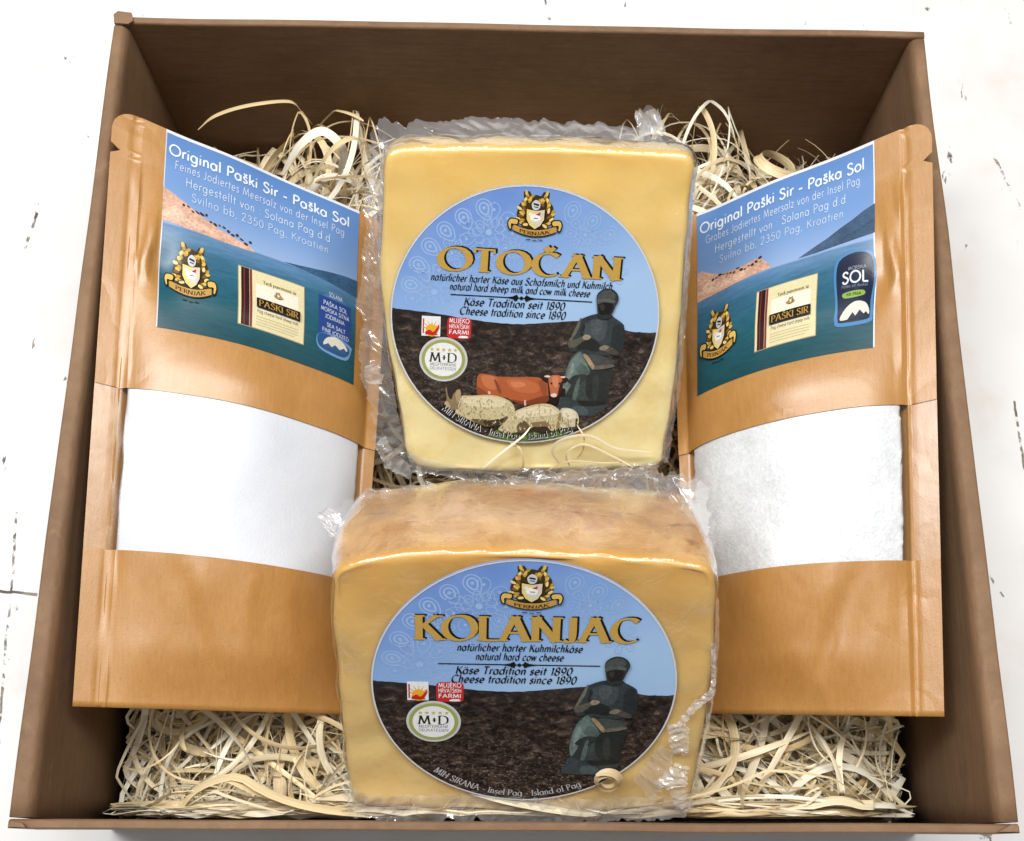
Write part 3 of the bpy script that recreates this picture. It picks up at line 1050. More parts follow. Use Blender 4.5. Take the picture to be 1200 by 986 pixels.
    x0, x1, y0, y1 = -.575, -.395, -.135 + bdy, .030 + bdy
    rr = .03
    pts = []
    for (ccx, ccy, s0) in ((x1 - rr, y1 - rr, 0), (x0 + rr, y1 - rr, 90), (x0 + rr, y0 + rr, 180), (x1 - rr, y0 + rr, 270)):
        pts += [(ccx + rr * math.cos(R(s0 + q * 18)), ccy + rr * math.sin(R(s0 + q * 18))) for q in range(6)]
    a.poly(pts, srgb(198, 44, 46), 4)
    a.text('MLIJEKO', (x0 + .014, -.012 + bdy), (x1 - .014, -.012 + bdy), .050, WHITE, 5, SANSB)
    a.text('HRVATSKIH', (x0 + .014, -.056 + bdy), (x1 - .014, -.056 + bdy), .046, WHITE, 5, SANSB)
    a.text('FARMI', (x0 + .014, -.100 + bdy), (x1 - .014, -.100 + bdy), .046, WHITE, 5, SANSB)
    a.blob([(x0 + .09, -.128 + bdy), (x0 + .10, -.112 + bdy), (x0 + .15, -.112 + bdy), (x0 + .155, -.126 + bdy)], WHITE, 5)
    a.build('badge', M['ink'], lab, origin)
    a = Art(mapf)
    cx, cy = -.594, -.305 + bdy
    a.ell(cx, cy, .182, .176, srgb(205, 208, 210), 4, n=40)
    a.ell(cx, cy, .168, .162, srgb(196, 200, 160), 5, n=40)
    a.ell(cx, cy, .163, .157, srgb(158, 166, 96), 6, n=40)
    a.ell(cx, cy, .140, .134, srgb(238, 240, 240), 7, n=40)
    for i in range(5):
        star(a, cx - .088 + .044 * i, cy + .078, .017, srgb(206, 176, 84), 8)
    a.text('M&D', (cx - .105, cy - .020), (cx + .105, cy - .020), .105, srgb(36, 36, 30), 8, ROMAN)
    a.text('MEDITERRANE', (cx - .10, cy - .050), (cx + .10, cy - .050), .032, srgb(70, 84, 56), 8, SANS)
    a.text('DELIKATESSEN', (cx - .10, cy - .082), (cx + .10, cy - .082), .032, srgb(70, 84, 56), 8, SANS)
    a.build('badge', M['ink'], lab, origin)

    if animals:
        # strip of grass, cow and three sheep of the printed picture
        a = Art(mapf)
        pts = [(-.16, -.90), (0, -.88), (.2, -.885), (.38, -.87)]
        pts += [(.985 * math.cos(R(t)), .985 * math.sin(R(t))) for t in range(296, 255, -4)]
        a.poly(pts, srgb(108, 136, 72), 4)
        a.build('grass_print', M['photo'], lab, origin)
        c_, s_ = math.cos(R(3.2)), math.sin(R(3.2))

        def q(pts):
            r_ = []
            for X, Y in pts:
                x, y = (505 + X / 6.316 - 615) / 157, (372.5 - 425 - Y / 6.316) / 150
                r_.append((x * c_ - y * s_, x * s_ + y * c_))
            return r_

        def paint(name, L0, items):
            b = Art(mapf)
            for i_, (col_, p_) in enumerate(items):
                b.blob(q(p_), srgb(*col_), L0 + i_ * .4, 0, 5)
            return b

        def inside(x, y, poly):
            r_ = False
            for (x1_, y1_), (x2_, y2_) in zip(poly, poly[1:] + poly[:1]):
                if (y1_ > y) != (y2_ > y) and x < (x2_ - x1_) * (y - y1_) / (y2_ - y1_) + x1_:
                    r_ = not r_
            return r_

        def locks(b, poly, count, layer, seed, dark_below):
            rnd = random.Random(seed)
            xs, ys = [p[0] for p in poly], [p[1] for p in poly]
            n_ = 0
            while n_ < count:
                X, Y = rnd.uniform(min(xs), max(xs)), rnd.uniform(min(ys), max(ys))
                if not inside(X, Y, poly) or not inside(X, Y + 14, poly):
                    continue
                n_ += 1
                low = (Y - min(ys)) / (max(ys) - min(ys))
                kk = rnd.random()
                c1 = (236, 226, 194) if kk > .25 + .6 * low else ((184, 168, 128) if kk > low * dark_below else (150, 132, 94))
                l_ = rnd.uniform(8, 20)
                p_ = q([(X - 2, Y), (X + rnd.uniform(-2, 4), Y + l_ * .5), (X + rnd.uniform(-5, 5), Y + l_)])
                b.stroke(p_, lambda th: .0055, srgb(*c1), layer + (n_ % 7) * .12)
        b = paint('cow_print', 5, [
            ((24, 18, 19), [(885, 240), (1000, 190), (975, 330), (880, 325), (830, 300)]),
            ((176, 92, 52), [(340, 100), (370, 75), (440, 85), (520, 100), (700, 100), (800, 105), (850, 130), (870, 170), (872, 280), (830, 302), (760, 316), (690, 311), (620, 292), (560, 262), (440, 240), (345, 238), (335, 170)]),
            ((198, 116, 72), [(372, 92), (470, 100), (500, 160), (460, 200), (395, 170)]),
            ((192, 106, 64), [(560, 122), (720, 125), (810, 180), (760, 225), (620, 205)]),
            ((208, 128, 84), [(590, 140), (680, 140), (700, 170), (620, 180)]),
            ((126, 60, 36), [(600, 272), (700, 286), (860, 240), (868, 290), (760, 316), (650, 306)]),
            ((142, 72, 44), [(338, 180), (380, 198), (425, 238), (345, 238)]),
            ((136, 68, 40), [(466, 125), (486, 128), (520, 215), (500, 218)]),
            ((150, 76, 44), [(800, 130), (850, 140), (862, 220), (840, 250), (815, 190)]),
            ((228, 182, 164), [(418, 212), (432, 208), (440, 228), (424, 232)]),
            ((226, 184, 166), [(692, 280), (704, 280), (707, 316), (694, 316)]),
            ((38, 22, 20), [(812, 98), (850, 104), (878, 112), (872, 142), (840, 132)]),
            ((38, 22, 20), [(970, 112), (1000, 102), (1026, 118), (1006, 140), (972, 146)]),
            ((44, 24, 18), [(868, 140), (886, 140), (894, 235), (880, 225)]),
            ((188, 108, 70), [(875, 130), (882, 95), (930, 82), (970, 95), (976, 140), (952, 200), (942, 240), (896, 246), (886, 200)]),
            ((210, 134, 94), [(905, 100), (945, 98), (948, 150), (930, 180), (908, 150)]),
            ((58, 32, 26), [(966, 140), (980, 140), (966, 225), (946, 240), (950, 200)]),
            ((46, 26, 22), [(890, 142), (902, 140), (902, 154), (892, 154)]),
            ((46, 26, 22), [(950, 142), (962, 142), (960, 156), (950, 154)]),
            ((232, 204, 200), [(890, 236), (915, 222), (938, 232), (932, 250), (905, 252)]),
            ((228, 214, 196), [(842, 92), (866, 84), (886, 92), (872, 102), (850, 98)]),
            ((228, 214, 196), [(962, 98), (985, 92), (1002, 98), (985, 106)]),
        ])
        b.build('cow_print', M['ink'], lab, origin)
        W1 = [(215, 245), (300, 240), (430, 235), (530, 255), (600, 300), (622, 360), (590, 410), (530, 460), (450, 475), (380, 470), (300, 440), (220, 400), (170, 370), (195, 300)]
        b = paint('sheep_print', 14, [
            ((206, 192, 150), W1),
            ((226, 214, 178), [(230, 262), (430, 250), (560, 290), (500, 330), (300, 320)]),
            ((104, 90, 60), [(290, 425), (400, 425), (470, 440), (560, 400), (560, 440), (450, 480), (380, 474)]),
            ((66, 54, 40), [(380, 440), (440, 430), (540, 420), (500, 468), (420, 478)]),
            ((140, 120, 88), [(100, 190), (112, 184), (124, 250), (150, 215), (200, 196), (216, 240), (204, 330), (150, 352), (120, 345), (88, 300), (106, 270)]),
            ((48, 40, 38), [(112, 172), (150, 145), (186, 158), (196, 196), (160, 225), (140, 268), (118, 240)]),
            ((186, 166, 132), [(90, 292), (112, 284), (134, 322), (122, 344), (100, 330)]),
            ((172, 150, 112), [(176, 206), (206, 192), (214, 235), (194, 300), (176, 260)]),
        ])
        locks(b, W1, 150, 19, 3, .8)
        b.build('sheep_print', M['ink'], lab, origin)
        W3 = [(970, 345), (1040, 340), (1090, 370), (1108, 420), (1094, 475), (1000, 492), (935, 498), (965, 440)]
        b = paint('sheep_print', 14, [((210, 200, 168), W3), ((230, 222, 196), [(990, 355), (1050, 350), (1090, 400), (1040, 420), (990, 400)]), ((70, 58, 44), [(1086, 420), (1100, 425), (1094, 478), (1082, 474)])])
        locks(b, W3, 40, 17, 5, .5)
        b.build('sheep_print', M['ink'], lab, origin)
        W2 = [(498, 492), (540, 450), (590, 390), (640, 350), (760, 310), (860, 300), (930, 325), (970, 370), (976, 440), (940, 497), (900, 512), (860, 476), (780, 474), (720, 502), (640, 522), (560, 532), (510, 512)]
        b = paint('sheep_print', 20, [
            ((58, 48, 38), [(820, 470), (885, 455), (905, 512), (850, 532), (760, 510), (700, 540), (640, 538), (650, 490)]),
            ((204, 190, 150), W2),
            ((228, 218, 184), [(640, 365), (780, 322), (900, 335), (930, 380), (780, 400), (650, 410)]),
            ((100, 84, 58), [(640, 470), (690, 432), (735, 480), (700, 520), (645, 520)]),
            ((134, 116, 82), [(740, 450), (870, 440), (900, 500), (860, 478), (770, 480)]),
            ((150, 128, 88), [(954, 380), (974, 384), (958, 488), (936, 496)]),
        ])
        locks(b, W2, 150, 23, 7, .5)
        b.build('sheep_print', M['ink'], lab, origin)
    return lab


# ------------------------------------------------------------------ cheeses
class Cheese:
    def __init__(self, name, label_px, zc, tilt, outline_px, thick, mat, label, n=220):
        self.c = P(*label_px, zc)
        self.n = Vector((0, -math.sin(tilt), math.cos(tilt)))
        self.ey = Vector((0, math.cos(tilt), math.sin(tilt)))
        self.ex = Vector((1, 0, 0))
        pts = [PP(px, py, self.c, self.n) - self.c for px, py in outline_px]
        loc = [Vector((p.dot(self.ex), p.dot(self.ey))) for p in pts]
        self.out = resample(cr(loc, 10, True), n, True)
        area_ = sum(a.x * b.y - b.x * a.y for a, b in zip(self.out, self.out[1:] + self.out[:1]))
        if area_ < 0:
            self.out.reverse()
        self.thick = thick
        M4 = Matrix((self.ex, self.ey, self.n)).transposed().to_4x4()
        M4.translation = self.c
        self.mw = M4
        base = self.c - self.n * thick - self.ey * 0.06
        self.root = thing(name, base, label, 'cheese', 'vacuum packed cheese pieces')
        self.place(self.body(0.0, 0.0, 3))
        self.mat = mat
        self.set_body(mat)

    def norms(self):
        o = self.out
        n = len(o)
        r = []
        for i in range(n):
            d = o[(i + 2) % n] - o[i - 2]
            d.normalize()
            r.append(Vector((d.y, -d.x)))
        return r

    def shell(self, off, bev, seed, wr=0.0, back_in=0.004, bulge=0.002, lump=0.0006, edge_fold=0.0):
        o, nr = self.out, self.norms()
        n = len(o)
        T = self.thick
        rings = []          # (inset, z)
        for j in range(12):
            rings.append(('s', 1 - (1 - j / 11) ** 1.6 * 0.985, 0))
        for j in range(1, 6):
            a = math.pi / 2 * j / 5
            rings.append(('i', bev * (1 - math.sin(a)), -bev * (1 - math.cos(a))))
        for j in range(1, 10):
            t = j / 9
            rings.append(('i', -bulge * math.sin(math.pi * t) + back_in * t * t, -bev - (T - 2 * bev) * t))
        for j in range(1, 5):
            a = math.pi / 2 * j / 4
            rings.append(('i', back_in + bev * (1 - math.cos(a)), -T + bev - bev * math.sin(a)))
        v = []
        cen = sum(o, Vector((0, 0))) / n
        for (kind, q, zz) in rings:
            for i in range(n):
                if kind == 's':
                    p = cen.lerp(o[i] - nr[i] * bev, q)
                else:
                    p = o[i] - nr[i] * q
                z = zz
                w = lump * nz(p.x * 60, p.y * 60, z * 60 + seed) * (1 if kind == 'i' else q)
                if wr:
                    edge = smooth(.72, 1.0, q) if kind == 's' else 1.0
                    rid = 1 - abs(nz(p.x * 70 + seed, p.y * 70, z * 70)) * 2.2
                    fold = wr * edge * max(0, rid) ** 2
                    w += fold
                if kind == 's':
                    z += w + off
                else:
                    p = p + nr[i] * (w + off)
                    z += off * (1 if zz > -T / 2 else -1)
                v.append(Vector((p.x, p.y, z)))
        f = []
        m = len(rings)
        for j in range(m - 1):
            for i in range(n):
                a, b = j * n + i, j * n + (i + 1) % n
                f.append((a, a + n, b + n, b))
        f.append(tuple(range(n)))
        f.append(tuple(range((m - 1) * n + n - 1, (m - 1) * n - 1, -1)))
        return v, f

    def body(self, off, wr, seed):
        v, f = self.shell(off, 0.0024, seed, lump=0.0012)
        self.b = mesh_obj('cheese_body', v, f, M['ink'], self.root)
        return self.b

    def set_body(self, mat):
        self.b.data.materials.clear()
        self.b.data.materials.append(M[mat])
        v, f = self.shell(0.00055, 0.0027, 3, wr=0.0009, lump=0.0012)
        o = mesh_obj('plastic_film', v, f, M['skin'], self.root)
        self.place(o)
        self.film = o

    def place(self, o):
        o.matrix_parent_inverse = Matrix.Identity(4)
        o.matrix_local = Matrix.Translation(-self.root.location) @ self.mw

    def label(self, radius, rot, title, span, lines, animals, yr):
        c, s = math.cos(rot), math.sin(rot)

        def mapf(x, y, h):
            X, Y = (x * c - y * s) * radius, (x * s + y * c) * radius
            return self.c + self.ex * X + self.ey * Y + self.n * (h + 0.0018)
        self.mapf = mapf
        round_label(self.root, self.root.location, mapf, title, span, lines, animals, yr)

    def w(self, px, py, h):
        """world point over pixel at height h above the cut face plane."""
        return PP(px, py, self.c + self.n * h, self.n)


def film_strip(ch, name, base, outer, n, m, amp, seed, fold=30, ragged=.3):
    """crumpled welded edge of the vacuum bag: base / outer are lists of (px, py, height over the cut face)."""
    B = resample(cr([ch.w(*p) for p in base], 8), n)
    O = resample(cr([ch.w(*p) for p in outer], 8), n)
    v = []
    for j in range(m):
        t = j / (m - 1)
        for i in range(n):
            s = i / (n - 1)
            tt = t * (1 + ragged * nz(s * fold * .6, seed, 1.7) + ragged * .5 * nz(s * fold * 2.1, seed, 4.1))
            p = B[i].lerp(O[i], tt)
            d = (O[i] - B[i])
            tang = (B[min(i + 1, n - 1)] - B[max(i - 1, 0)]).normalized()
            env = .25 + .75 * math.sin(math.pi * min(1, t * .9 + .1))
            q = s * fold * .5
            f1 = nz(q, t * .9 + seed, seed)
            f2 = 1 - 2.6 * abs(nz(q * 1.5 + t * 1.2, t * 1.2 + seed, seed + 2))
            f3 = 1 - 2.6 * abs(nz(q * 2.6 - t * 2.0, t * 2.4, seed + 9))
            p = p + ch.n * (amp * .9 * smooth(.86, 1.0, t) + amp * 1.3 * env * nz(s * fold * .17, seed + 40, t * .4))
            p = p + ch.n * (amp * env * (1.25 * f1 + 1.0 * f2 + .22 * f3))
            p = p + tang * amp * 1.1 * nz(q * 1.3, t * 2.0, seed + 20) + d.normalized() * amp * .7 * nz(q * 2.0, t * 2, seed + 30)
            v.append(p)
    return v, grid_faces(n, m)


def film_obj(ch, strips, name='sealed_edge', mat='film'):
    for (v, f) in strips:
        mesh_obj(name, v, f, M[mat], ch.root, True, origin=ch.root.location)


ot = Cheese('cheese_wedge', (615, 372.5), 0.1195, R(41),
            [(450, 196), (455, 180), (470, 173), (500, 172.5), (560, 172), (640, 173), (720, 176), (780, 179), (805, 182), (813, 193), (810, 220), (806, 270),
             (797, 384), (788, 466), (778, 525), (768, 546), (720, 551), (620, 553), (540, 553), (495, 549), (480, 535), (474, 510), (459, 430), (448, 338), (447, 250)],
            0.034, 'cheese_pale', 'pale yellow cheese whose round label pictures a cow and sheep, behind the amber cheese')
ot.label(0.0545, R(-3.2), 'OTOČAN', ((-.66, .345), (.69, .335), .245),
         [('natürlicher harter Käse aus Schafsmilch und Kuhmilch', -.71, .63, .262, .076), ('natural hard sheep milk and cow milk cheese', -.57, .47, .197, .076),
          ('Käse Tradition seit 1890', -.46, .29, .084, .084), ('Cheese tradition since 1890', -.49, .30, .012, .084)], True, .160)
ko = Cheese('cheese_wedge', (614, 801), 0.1265, R(47),
            [(389, 690), (390.5, 674), (402, 665), (438, 655), (520, 648), (607, 647), (689, 651), (780, 658), (822, 664), (836, 673), (839, 695), (837, 758),
             (831, 822), (819, 886), (809, 938), (798, 948), (700, 951), (598, 952), (480, 948), (425, 943), (412, 932), (404, 872), (395, 781)],
            0.054, 'cheese_amber', 'amber cheese with brown rind and oval looking blue label, at the front of the box')
ko.label(0.0552, R(-1.2), 'KOLANJAC', ((-.71, .375), (.74, .375), .275),
         [('natürlicher harter Kuhmilchkäse', -.44, .37, .290, .082), ('natural hard cow cheese', -.32, .25, .218, .082),
          ('Käse Tradition seit 1890', -.45, .31, .102, .088), ('Cheese tradition since 1890', -.48, .34, .030, .088)], False, .182)

film_obj(ot, [
    film_strip(ot, 'l', [(462, 178, -.004), (449, 230, -.004), (448, 330, -.004), (458, 430, -.004), (476, 520, -.004), (505, 549, -.004)],
               [(436, 150, -.010), (428, 230, -.012), (424, 330, -.012), (426, 440, -.012), (448, 530, -.010), (478, 556, -.006)], 300, 14, .0016, 2, 34),
    film_strip(ot, 't', [(452, 182, -.012), (520, 166, -.016), (640, 164, -.018), (760, 170, -.016), (808, 186, -.010)],
               [(434, 140, -.022), (520, 140, -.032), (640, 140, -.034), (740, 148, -.032), (806, 164, -.02)], 260, 12, .0016, 7, 26),
    film_strip(ot, 'c', [(748, 160, -.018), (765, 158, -.018), (782, 160, -.018)], [(744, 130, -.020), (760, 128, -.020), (774, 132, -.020)], 40, 10, .0022, 13, 5),
    film_strip(ot, 'b', [(478, 528, .0016), (540, 546, .0016), (640, 548, .0016), (770, 542, .0016)], [(482, 552, .001), (545, 560, .001), (640, 562, .001), (772, 552, .001)], 220, 9, .0014, 19, 24),
    film_strip(ot, 'r', [(811, 196, -.001), (803, 300, -.001), (792, 430, -.001), (774, 540, -.001)], [(816, 200, -.006), (809, 300, -.006), (799, 430, -.006), (782, 542, -.006)], 200, 6, .0009, 23, 26),
])
film_obj(ko, [
    film_strip(ko, 't', [(398, 628, -.030), (450, 592, -.046), (552, 583, -.050), (680, 580, -.050), (780, 588, -.046), (818, 622, -.030)],
               [(382, 598, -.036), (440, 572, -.050), (552, 560, -.052), (680, 548, -.052), (800, 553, -.050), (826, 566, -.046)], 340, 16, .0022, 31, 34),
    film_strip(ko, 'u', [(640, 572, -.050), (720, 574, -.050), (800, 584, -.048)], [(650, 548, -.046), (730, 546, -.044), (822, 556, -.044)], 160, 12, .0020, 37, 14),
    film_strip(ko, 'b', [(406, 905, .0016), (430, 930, .0016), (520, 930, .0016), (640, 934, .0016), (800, 932, .0016)],
               [(402, 930, .001), (425, 956, .002), (520, 961, .002), (640, 961, .002), (806, 956, .002)], 320, 14, .0018, 41, 34),
    film_strip(ko, 'w', [(742, 912, .0016), (756, 895, .0016), (774, 872, .0016)], [(764, 938, .002), (780, 915, .002), (790, 880, .002)], 110, 12, .0011, 47, 12),
    film_strip(ko, 'r', [(839, 700, -.002), (836, 770, -.001), (830, 830, -.001), (816, 900, -.001), (806, 945, 0)],
               [(842, 700, -.006), (841, 770, -.006), (834, 830, -.006), (821, 900, -.006), (811, 948, -.004)], 200, 6, .0008, 49, 30),
    film_strip(ko, 'k', [(800, 592, -.044), (812, 612, -.036), (824, 640, -.022)], [(822, 580, -.044), (834, 606, -.034), (838, 640, -.020)], 80, 8, .0012, 59, 8),
])

film_obj(ko, [
    film_strip(ko, 'z', [(833, 752, .0014), (833, 796, .0014), (829, 810, .0016), (813, 822, .0016), (801, 836, .0016), (790, 852, .0016)],
               [(838, 752, .0022), (838, 802, .0024), (834, 816, .0024), (818, 828, .0024), (806, 842, .0024), (796, 856, .0024)], 120, 6, .0009, 53, 40, .2),
    film_strip(ko, 'a', [(782, 848, .0016), (783, 866, .0016), (788, 884, .0016)], [(803, 849, .003), (807, 866, .003), (805, 886, .003)], 70, 10, .0012, 61, 7),
    film_strip(ko, 'b', [(764, 916, .0016), (778, 906, .0016), (792, 894, .0016)], [(784, 924, .004), (802, 914, .004), (809, 898, .004)], 70, 10, .0013, 67, 6),
    film_strip(ko, 'c', [(783, 922, .0016), (788, 936, .0016), (793, 950, .0016)], [(806, 918, .004), (807, 936, .003), (804, 954, .002)], 60, 10, .0012, 71, 6),
    film_strip(ko, 'd', [(400, 600, -.040), (396, 612, -.038), (393, 630, -.034)], [(380, 592, -.040), (374, 606, -.040), (384, 622, -.036)], 60, 10, .0012, 73, 6),
    film_strip(ko, 'e', [(790, 566, -.046), (806, 585, -.042), (826, 640, -.014)], [(822, 560, -.044), (830, 590, -.036), (829, 640, -.012)], 80, 8, .0012, 77, 8),
], 'film_fold', 'milky')
film_obj(ot, [
    film_strip(ot, 'p', [(428, 428, -.011), (427, 440, -.011), (430, 450, -.011)], [(446, 426, -.006), (447, 438, -.006), (448, 450, -.006)], 40, 10, .0011, 81, 6),
    film_strip(ot, 'q', [(452, 510, .0005), (462, 530, .0010), (484, 546, .0012)], [(436, 520, -.008), (452, 544, -.006), (480, 560, -.003)], 70, 10, .0013, 83, 7),
    film_strip(ot, 's', [(748, 160, -.018), (765, 158, -.018), (782, 160, -.018)], [(745, 131, -.020), (760, 129, -.020), (773, 132, -.020)], 40, 10, .0016, 87, 4),
], 'film_fold', 'milky')

# ------------------------------------------------------------------ salt pouches
class Pouch:
    def __init__(self, bl, br, tl, tr, bulge, seed, mirror, label):
        self.c = [P(*bl), P(*br), P(*tl), P(*tr)]
        self.A, self.seed, self.mirror = bulge, seed, mirror
        self.g = [(0, .30), (.10, .66), (.25, .98), (.42, 1.0), (.55, .92), (.68, .66), (.80, .36), (.92, .08), (1.0, .0)]
        n = (self.c[1] - self.c[0]).cross(self.c[2] - self.c[0])
        self.n = n.normalized()
        self.sl, self.sr = (.045, .105) if mirror else (.085, .045)
        self.root = thing('salt_pouch', (self.c[0] + self.c[1]) / 2 - self.n * .02, label, 'pouch', 'kraft paper salt pouches')

    def gv(self, v):
        G = self.g
        v = min(1, max(0, v))
        for (a, fa), (b, fb) in zip(G, G[1:]):
            if v <= b:
                t = (v - a) / (b - a)
                return lerp(fa, fb, t * t * (3 - 2 * t) * .5 + t * .5)
        return 0

    def fu(self, u):
        x = min(1, max(0, (u - self.sl) / (1 - self.sl - self.sr)))
        return (4 * x * (1 - x)) ** .82

    def raw(self, u, v, side=1):
        a, b, c, d = self.c
        p = a.lerp(b, u).lerp(c.lerp(d, u), v)
        f, gg = self.fu(u), self.gv(v)
        q = self.seed
        uo = 1 - u if self.mirror else u           # distance from the outer edge
        h = self.A * f * gg
        if side > 0:
            # creases: seam ridge, pinch near the shoulder, soft dents
            w_ = (.105 if self.mirror else .085) + .006 * nz(v * 14, q, 5)
            h += .0013 * math.exp(-((uo - w_ - .012) / .009) ** 2) * (.7 + .9 * nz(v * 11, q)) * smooth(.95, .85, v)
            h -= .0009 * math.exp(-((uo - w_ + .004) / .006) ** 2)
            # pinched shoulder where the flat top meets the filled body
            h -= .0036 * math.exp(-((uo - .20) / .05) ** 2 - ((v - .73) / .045) ** 2)
            h += .0030 * math.exp(-((uo - .145 - .25 * (v - .78)) / .014) ** 2 - ((v - .78) / .055) ** 2)
            h += .0014 * math.exp(-((uo - .12 - .8 * abs(v - .735)) / .016) ** 2 - ((v - .735) / .03) ** 2)
            # rumples of the sheet
            am = min(1, f * 1.6)
            h += .0016 * nz(u * 3.6 + q, v * 5.0) * am
            h += .0006 * (1 - 2.5 * abs(nz(u * 5 + q + v * 2, v * 6 - u * 2, 2))) * min(1, f * 2) * smooth(.25, .18, v)
            # diagonal dent under the window
            h -= .0012 * math.exp(-((uo - .30 - .9 * (.21 - v)) / .03) ** 2) * smooth(.25, .2, v) * smooth(.0, .1, v)
            h += .0008 * math.exp(-((uo - .37 - .9 * (.21 - v)) / .03) ** 2) * smooth(.25, .2, v) * smooth(.0, .1, v)
        else:
            h = -self.A * .75 * f * min(1, gg * 1.1) - .0007
        # slight overall bow of the sheet
        h += .002 * math.sin(v * 7 + q) * (.4 + .6 * u) * .4
        return p + self.n * h

    def S(self, u, v, off=0.0, side=1):
        p = self.raw(u, v, side)
        if off == 0:
            return p
        e = 4e-3
        du = self.raw(u + e, v, side) - self.raw(u - e, v, side)
        dv = self.raw(u, v + e, side) - self.raw(u, v - e, side)
        return p + du.cross(dv).normalized() * off

    def ub(self, v):
        """outer rounded top corners and tear notch: how far the edge pulls in at height v."""
        r = .040
        x = 0
        if v > 1 - r:
            t = (v - (1 - r)) / r
            x = .085 * (1 - math.sqrt(max(0, 1 - t * t)))
        dn = abs(v - .925)
        if dn < .010:
            x = max(x, .032 * (1 - dn / .010))
        return x

    def patch(self, us, vs, off, side, cut=True):
        v = []
        for vv in vs:
            x = self.ub(vv) if cut else 0
            for u in us:
                w = u + x * max(0, 1 - u / .13) - x * max(0, 1 - (1 - u) / .13)
                v.append(self.S(w, vv, off, side))
        f = grid_faces(len(us), len(vs))
        if side < 0:
            f = [q[::-1] for q in f]
        return v, f

    def build(self, va, vb, salt, lab_u, lab_v, kind):
        us = [i / 60 for i in range(61)]
        us = sorted(set(us + [.104, .107, .112, .118, .882, .887, .890, .894, .04, .046, .954, .960]))
        lo = [va * i / 26 for i in range(27)]
        hi = sorted(set([vb + (.9 - vb) * i / 40 for i in range(41)] + [.9 + .1 * i / 60 for i in range(61)]))
        mid = [va + (vb - va) * i / 34 for i in range(35)]
        V, F = [], []

        def add(p):
            k = len(V)
            V.extend(p[0])
            F.extend(tuple(i + k for i in q) for q in p[1])
            return k
        k0 = add(self.patch(us, lo, 0, 1))
        add(self.patch(us, hi, 0, 1))
        allv = lo + mid[1:-1] + hi
        kb = add(self.patch(us, allv, 0, -1))
        n = len(us)
        for i in range(n - 1):           # bottom gusset
            F.append((k0 + i + 1, k0 + i, kb + i, kb + i + 1))
        mesh_obj('paper_body', V, F, M['kraft'], self.root, True, origin=self.root.location)
        # cut rim of the window: film sheet runs under the paper
        wv, wf = self.patch(us, [va - .006] + mid[1:-1] + [vb + .006], -.00025, 1, False)
        mesh_obj('window', wv, wf, M['window'], self.root, True, origin=self.root.location)
        # salt filling
        nu, nv = 90, 60
        sv = []
        for j in range(nv):
            tv = j / (nv - 1)
            vv = lerp(va - .05, vb + .05, tv)
            for i in range(nu):
                tu = i / (nu - 1)
                jag = (.009 if kind == 'coarse' else .003)
                ua = self.sl + .006 + jag * (nz(vv * 60, self.seed, 3) + .6 * nz(vv * 160, self.seed, 8))
                uz = 1 - self.sr - .006 + jag * (nz(vv * 60, self.seed, 5) + .6 * nz(vv * 160, self.seed, 9))
                u = lerp(ua, uz, tu)
                edge = min(tu, 1 - tu)
                dip = .0006 + .004 * max(0, 1 - edge / .02) ** 2
                if kind == 'coarse':
                    dip += .0003 * abs(nz(u * 30, vv * 40, self.seed))
                sv.append(self.S(u, vv, -dip, 1))
        mesh_obj('salt_filling', sv, grid_faces(nu, nv), M[salt], self.root, True, origin=self.root.location)
        # label sheet
        (ua, ub_), (v0, v1) = lab_u, lab_v

        def mapf(x, y, h):
            return self.S(lerp(ua, ub_, x), lerp(v0, v1, y), h + .00022, 1)
        nu, nv = 70, 60
        lv, uv = [], []
        for j in range(nv):
            for i in range(nu):
                lv.append(mapf(i / (nu - 1), j / (nv - 1), 0))
                uv.append((i / (nu - 1), j / (nv - 1)))
        lab = mesh_obj('label', lv, grid_faces(nu, nv), M['bay'], self.root, True, uvs=uv, origin=self.root.location)
        self.art(lab, mapf, kind)
        return lab

    def art(self, lab, mapf, kind):
        og = self.root.location
        fine = kind == 'fine'
        base = .00006
        mk = lambda ml=.022: Art(mapf, .9, ml, base)
        # land
        a = mk()
        pk, pd, pl = srgb(206, 164, 142), srgb(176, 132, 112), srgb(222, 184, 160)
        if fine:
            a.poly([(0, .53), (0, .70), (.04, .685), (.08, .665), (.13, .64), (.17, .615), (.22, .60), (.27, .575), (.32, .565), (.37, .55), (.42, .545), (.455, .515), (.3, .515), (.15, .52)], pk, 1)
            a.poly([(0, .58), (.06, .62), (.12, .575), (.2, .57), (.26, .54), (.16, .535), (0, .55)], pl, 2)
            for i in range(16):
                x = .10 + .022 * i
                y = lerp(.645, .555, i / 15) + random.uniform(-.018, .01)
                a.ell(x, y, random.uniform(.006, .014), random.uniform(.004, .009), srgb(60, 46, 42), 3, i, rot=random.uniform(-40, 0), n=7)
            dk = [(.60, .520), (.68, .530), (.76, .545), (.85, .565), (.93, .58), (1, .585), (1, .49), (.85, .505), (.7, .515)]
            a.poly(dk, srgb(54, 88, 122), 2, 1)
        else:
            a.poly([(0, .50), (0, .66), (.03, .665), (.07, .64), (.12, .615), (.18, .60), (.24, .595), (.30, .595), (.36, .605), (.40, .585), (.45, .535), (.44, .525), (.3, .52), (.15, .51)], pk, 1)
            a.poly([(0, .54), (.08, .60), (.15, .56), (.25, .565), (.33, .57), (.30, .535), (.12, .52)], pl, 2)
            for i in range(14):
                x = .10 + .022 * i
                y = .595 + .01 * math.sin(i * .5) + random.uniform(-.02, .006)
                a.ell(x, y, random.uniform(.006, .013), random.uniform(.003, .008), srgb(66, 46, 42), 3, i, rot=random.uniform(-20, 20), n=7)
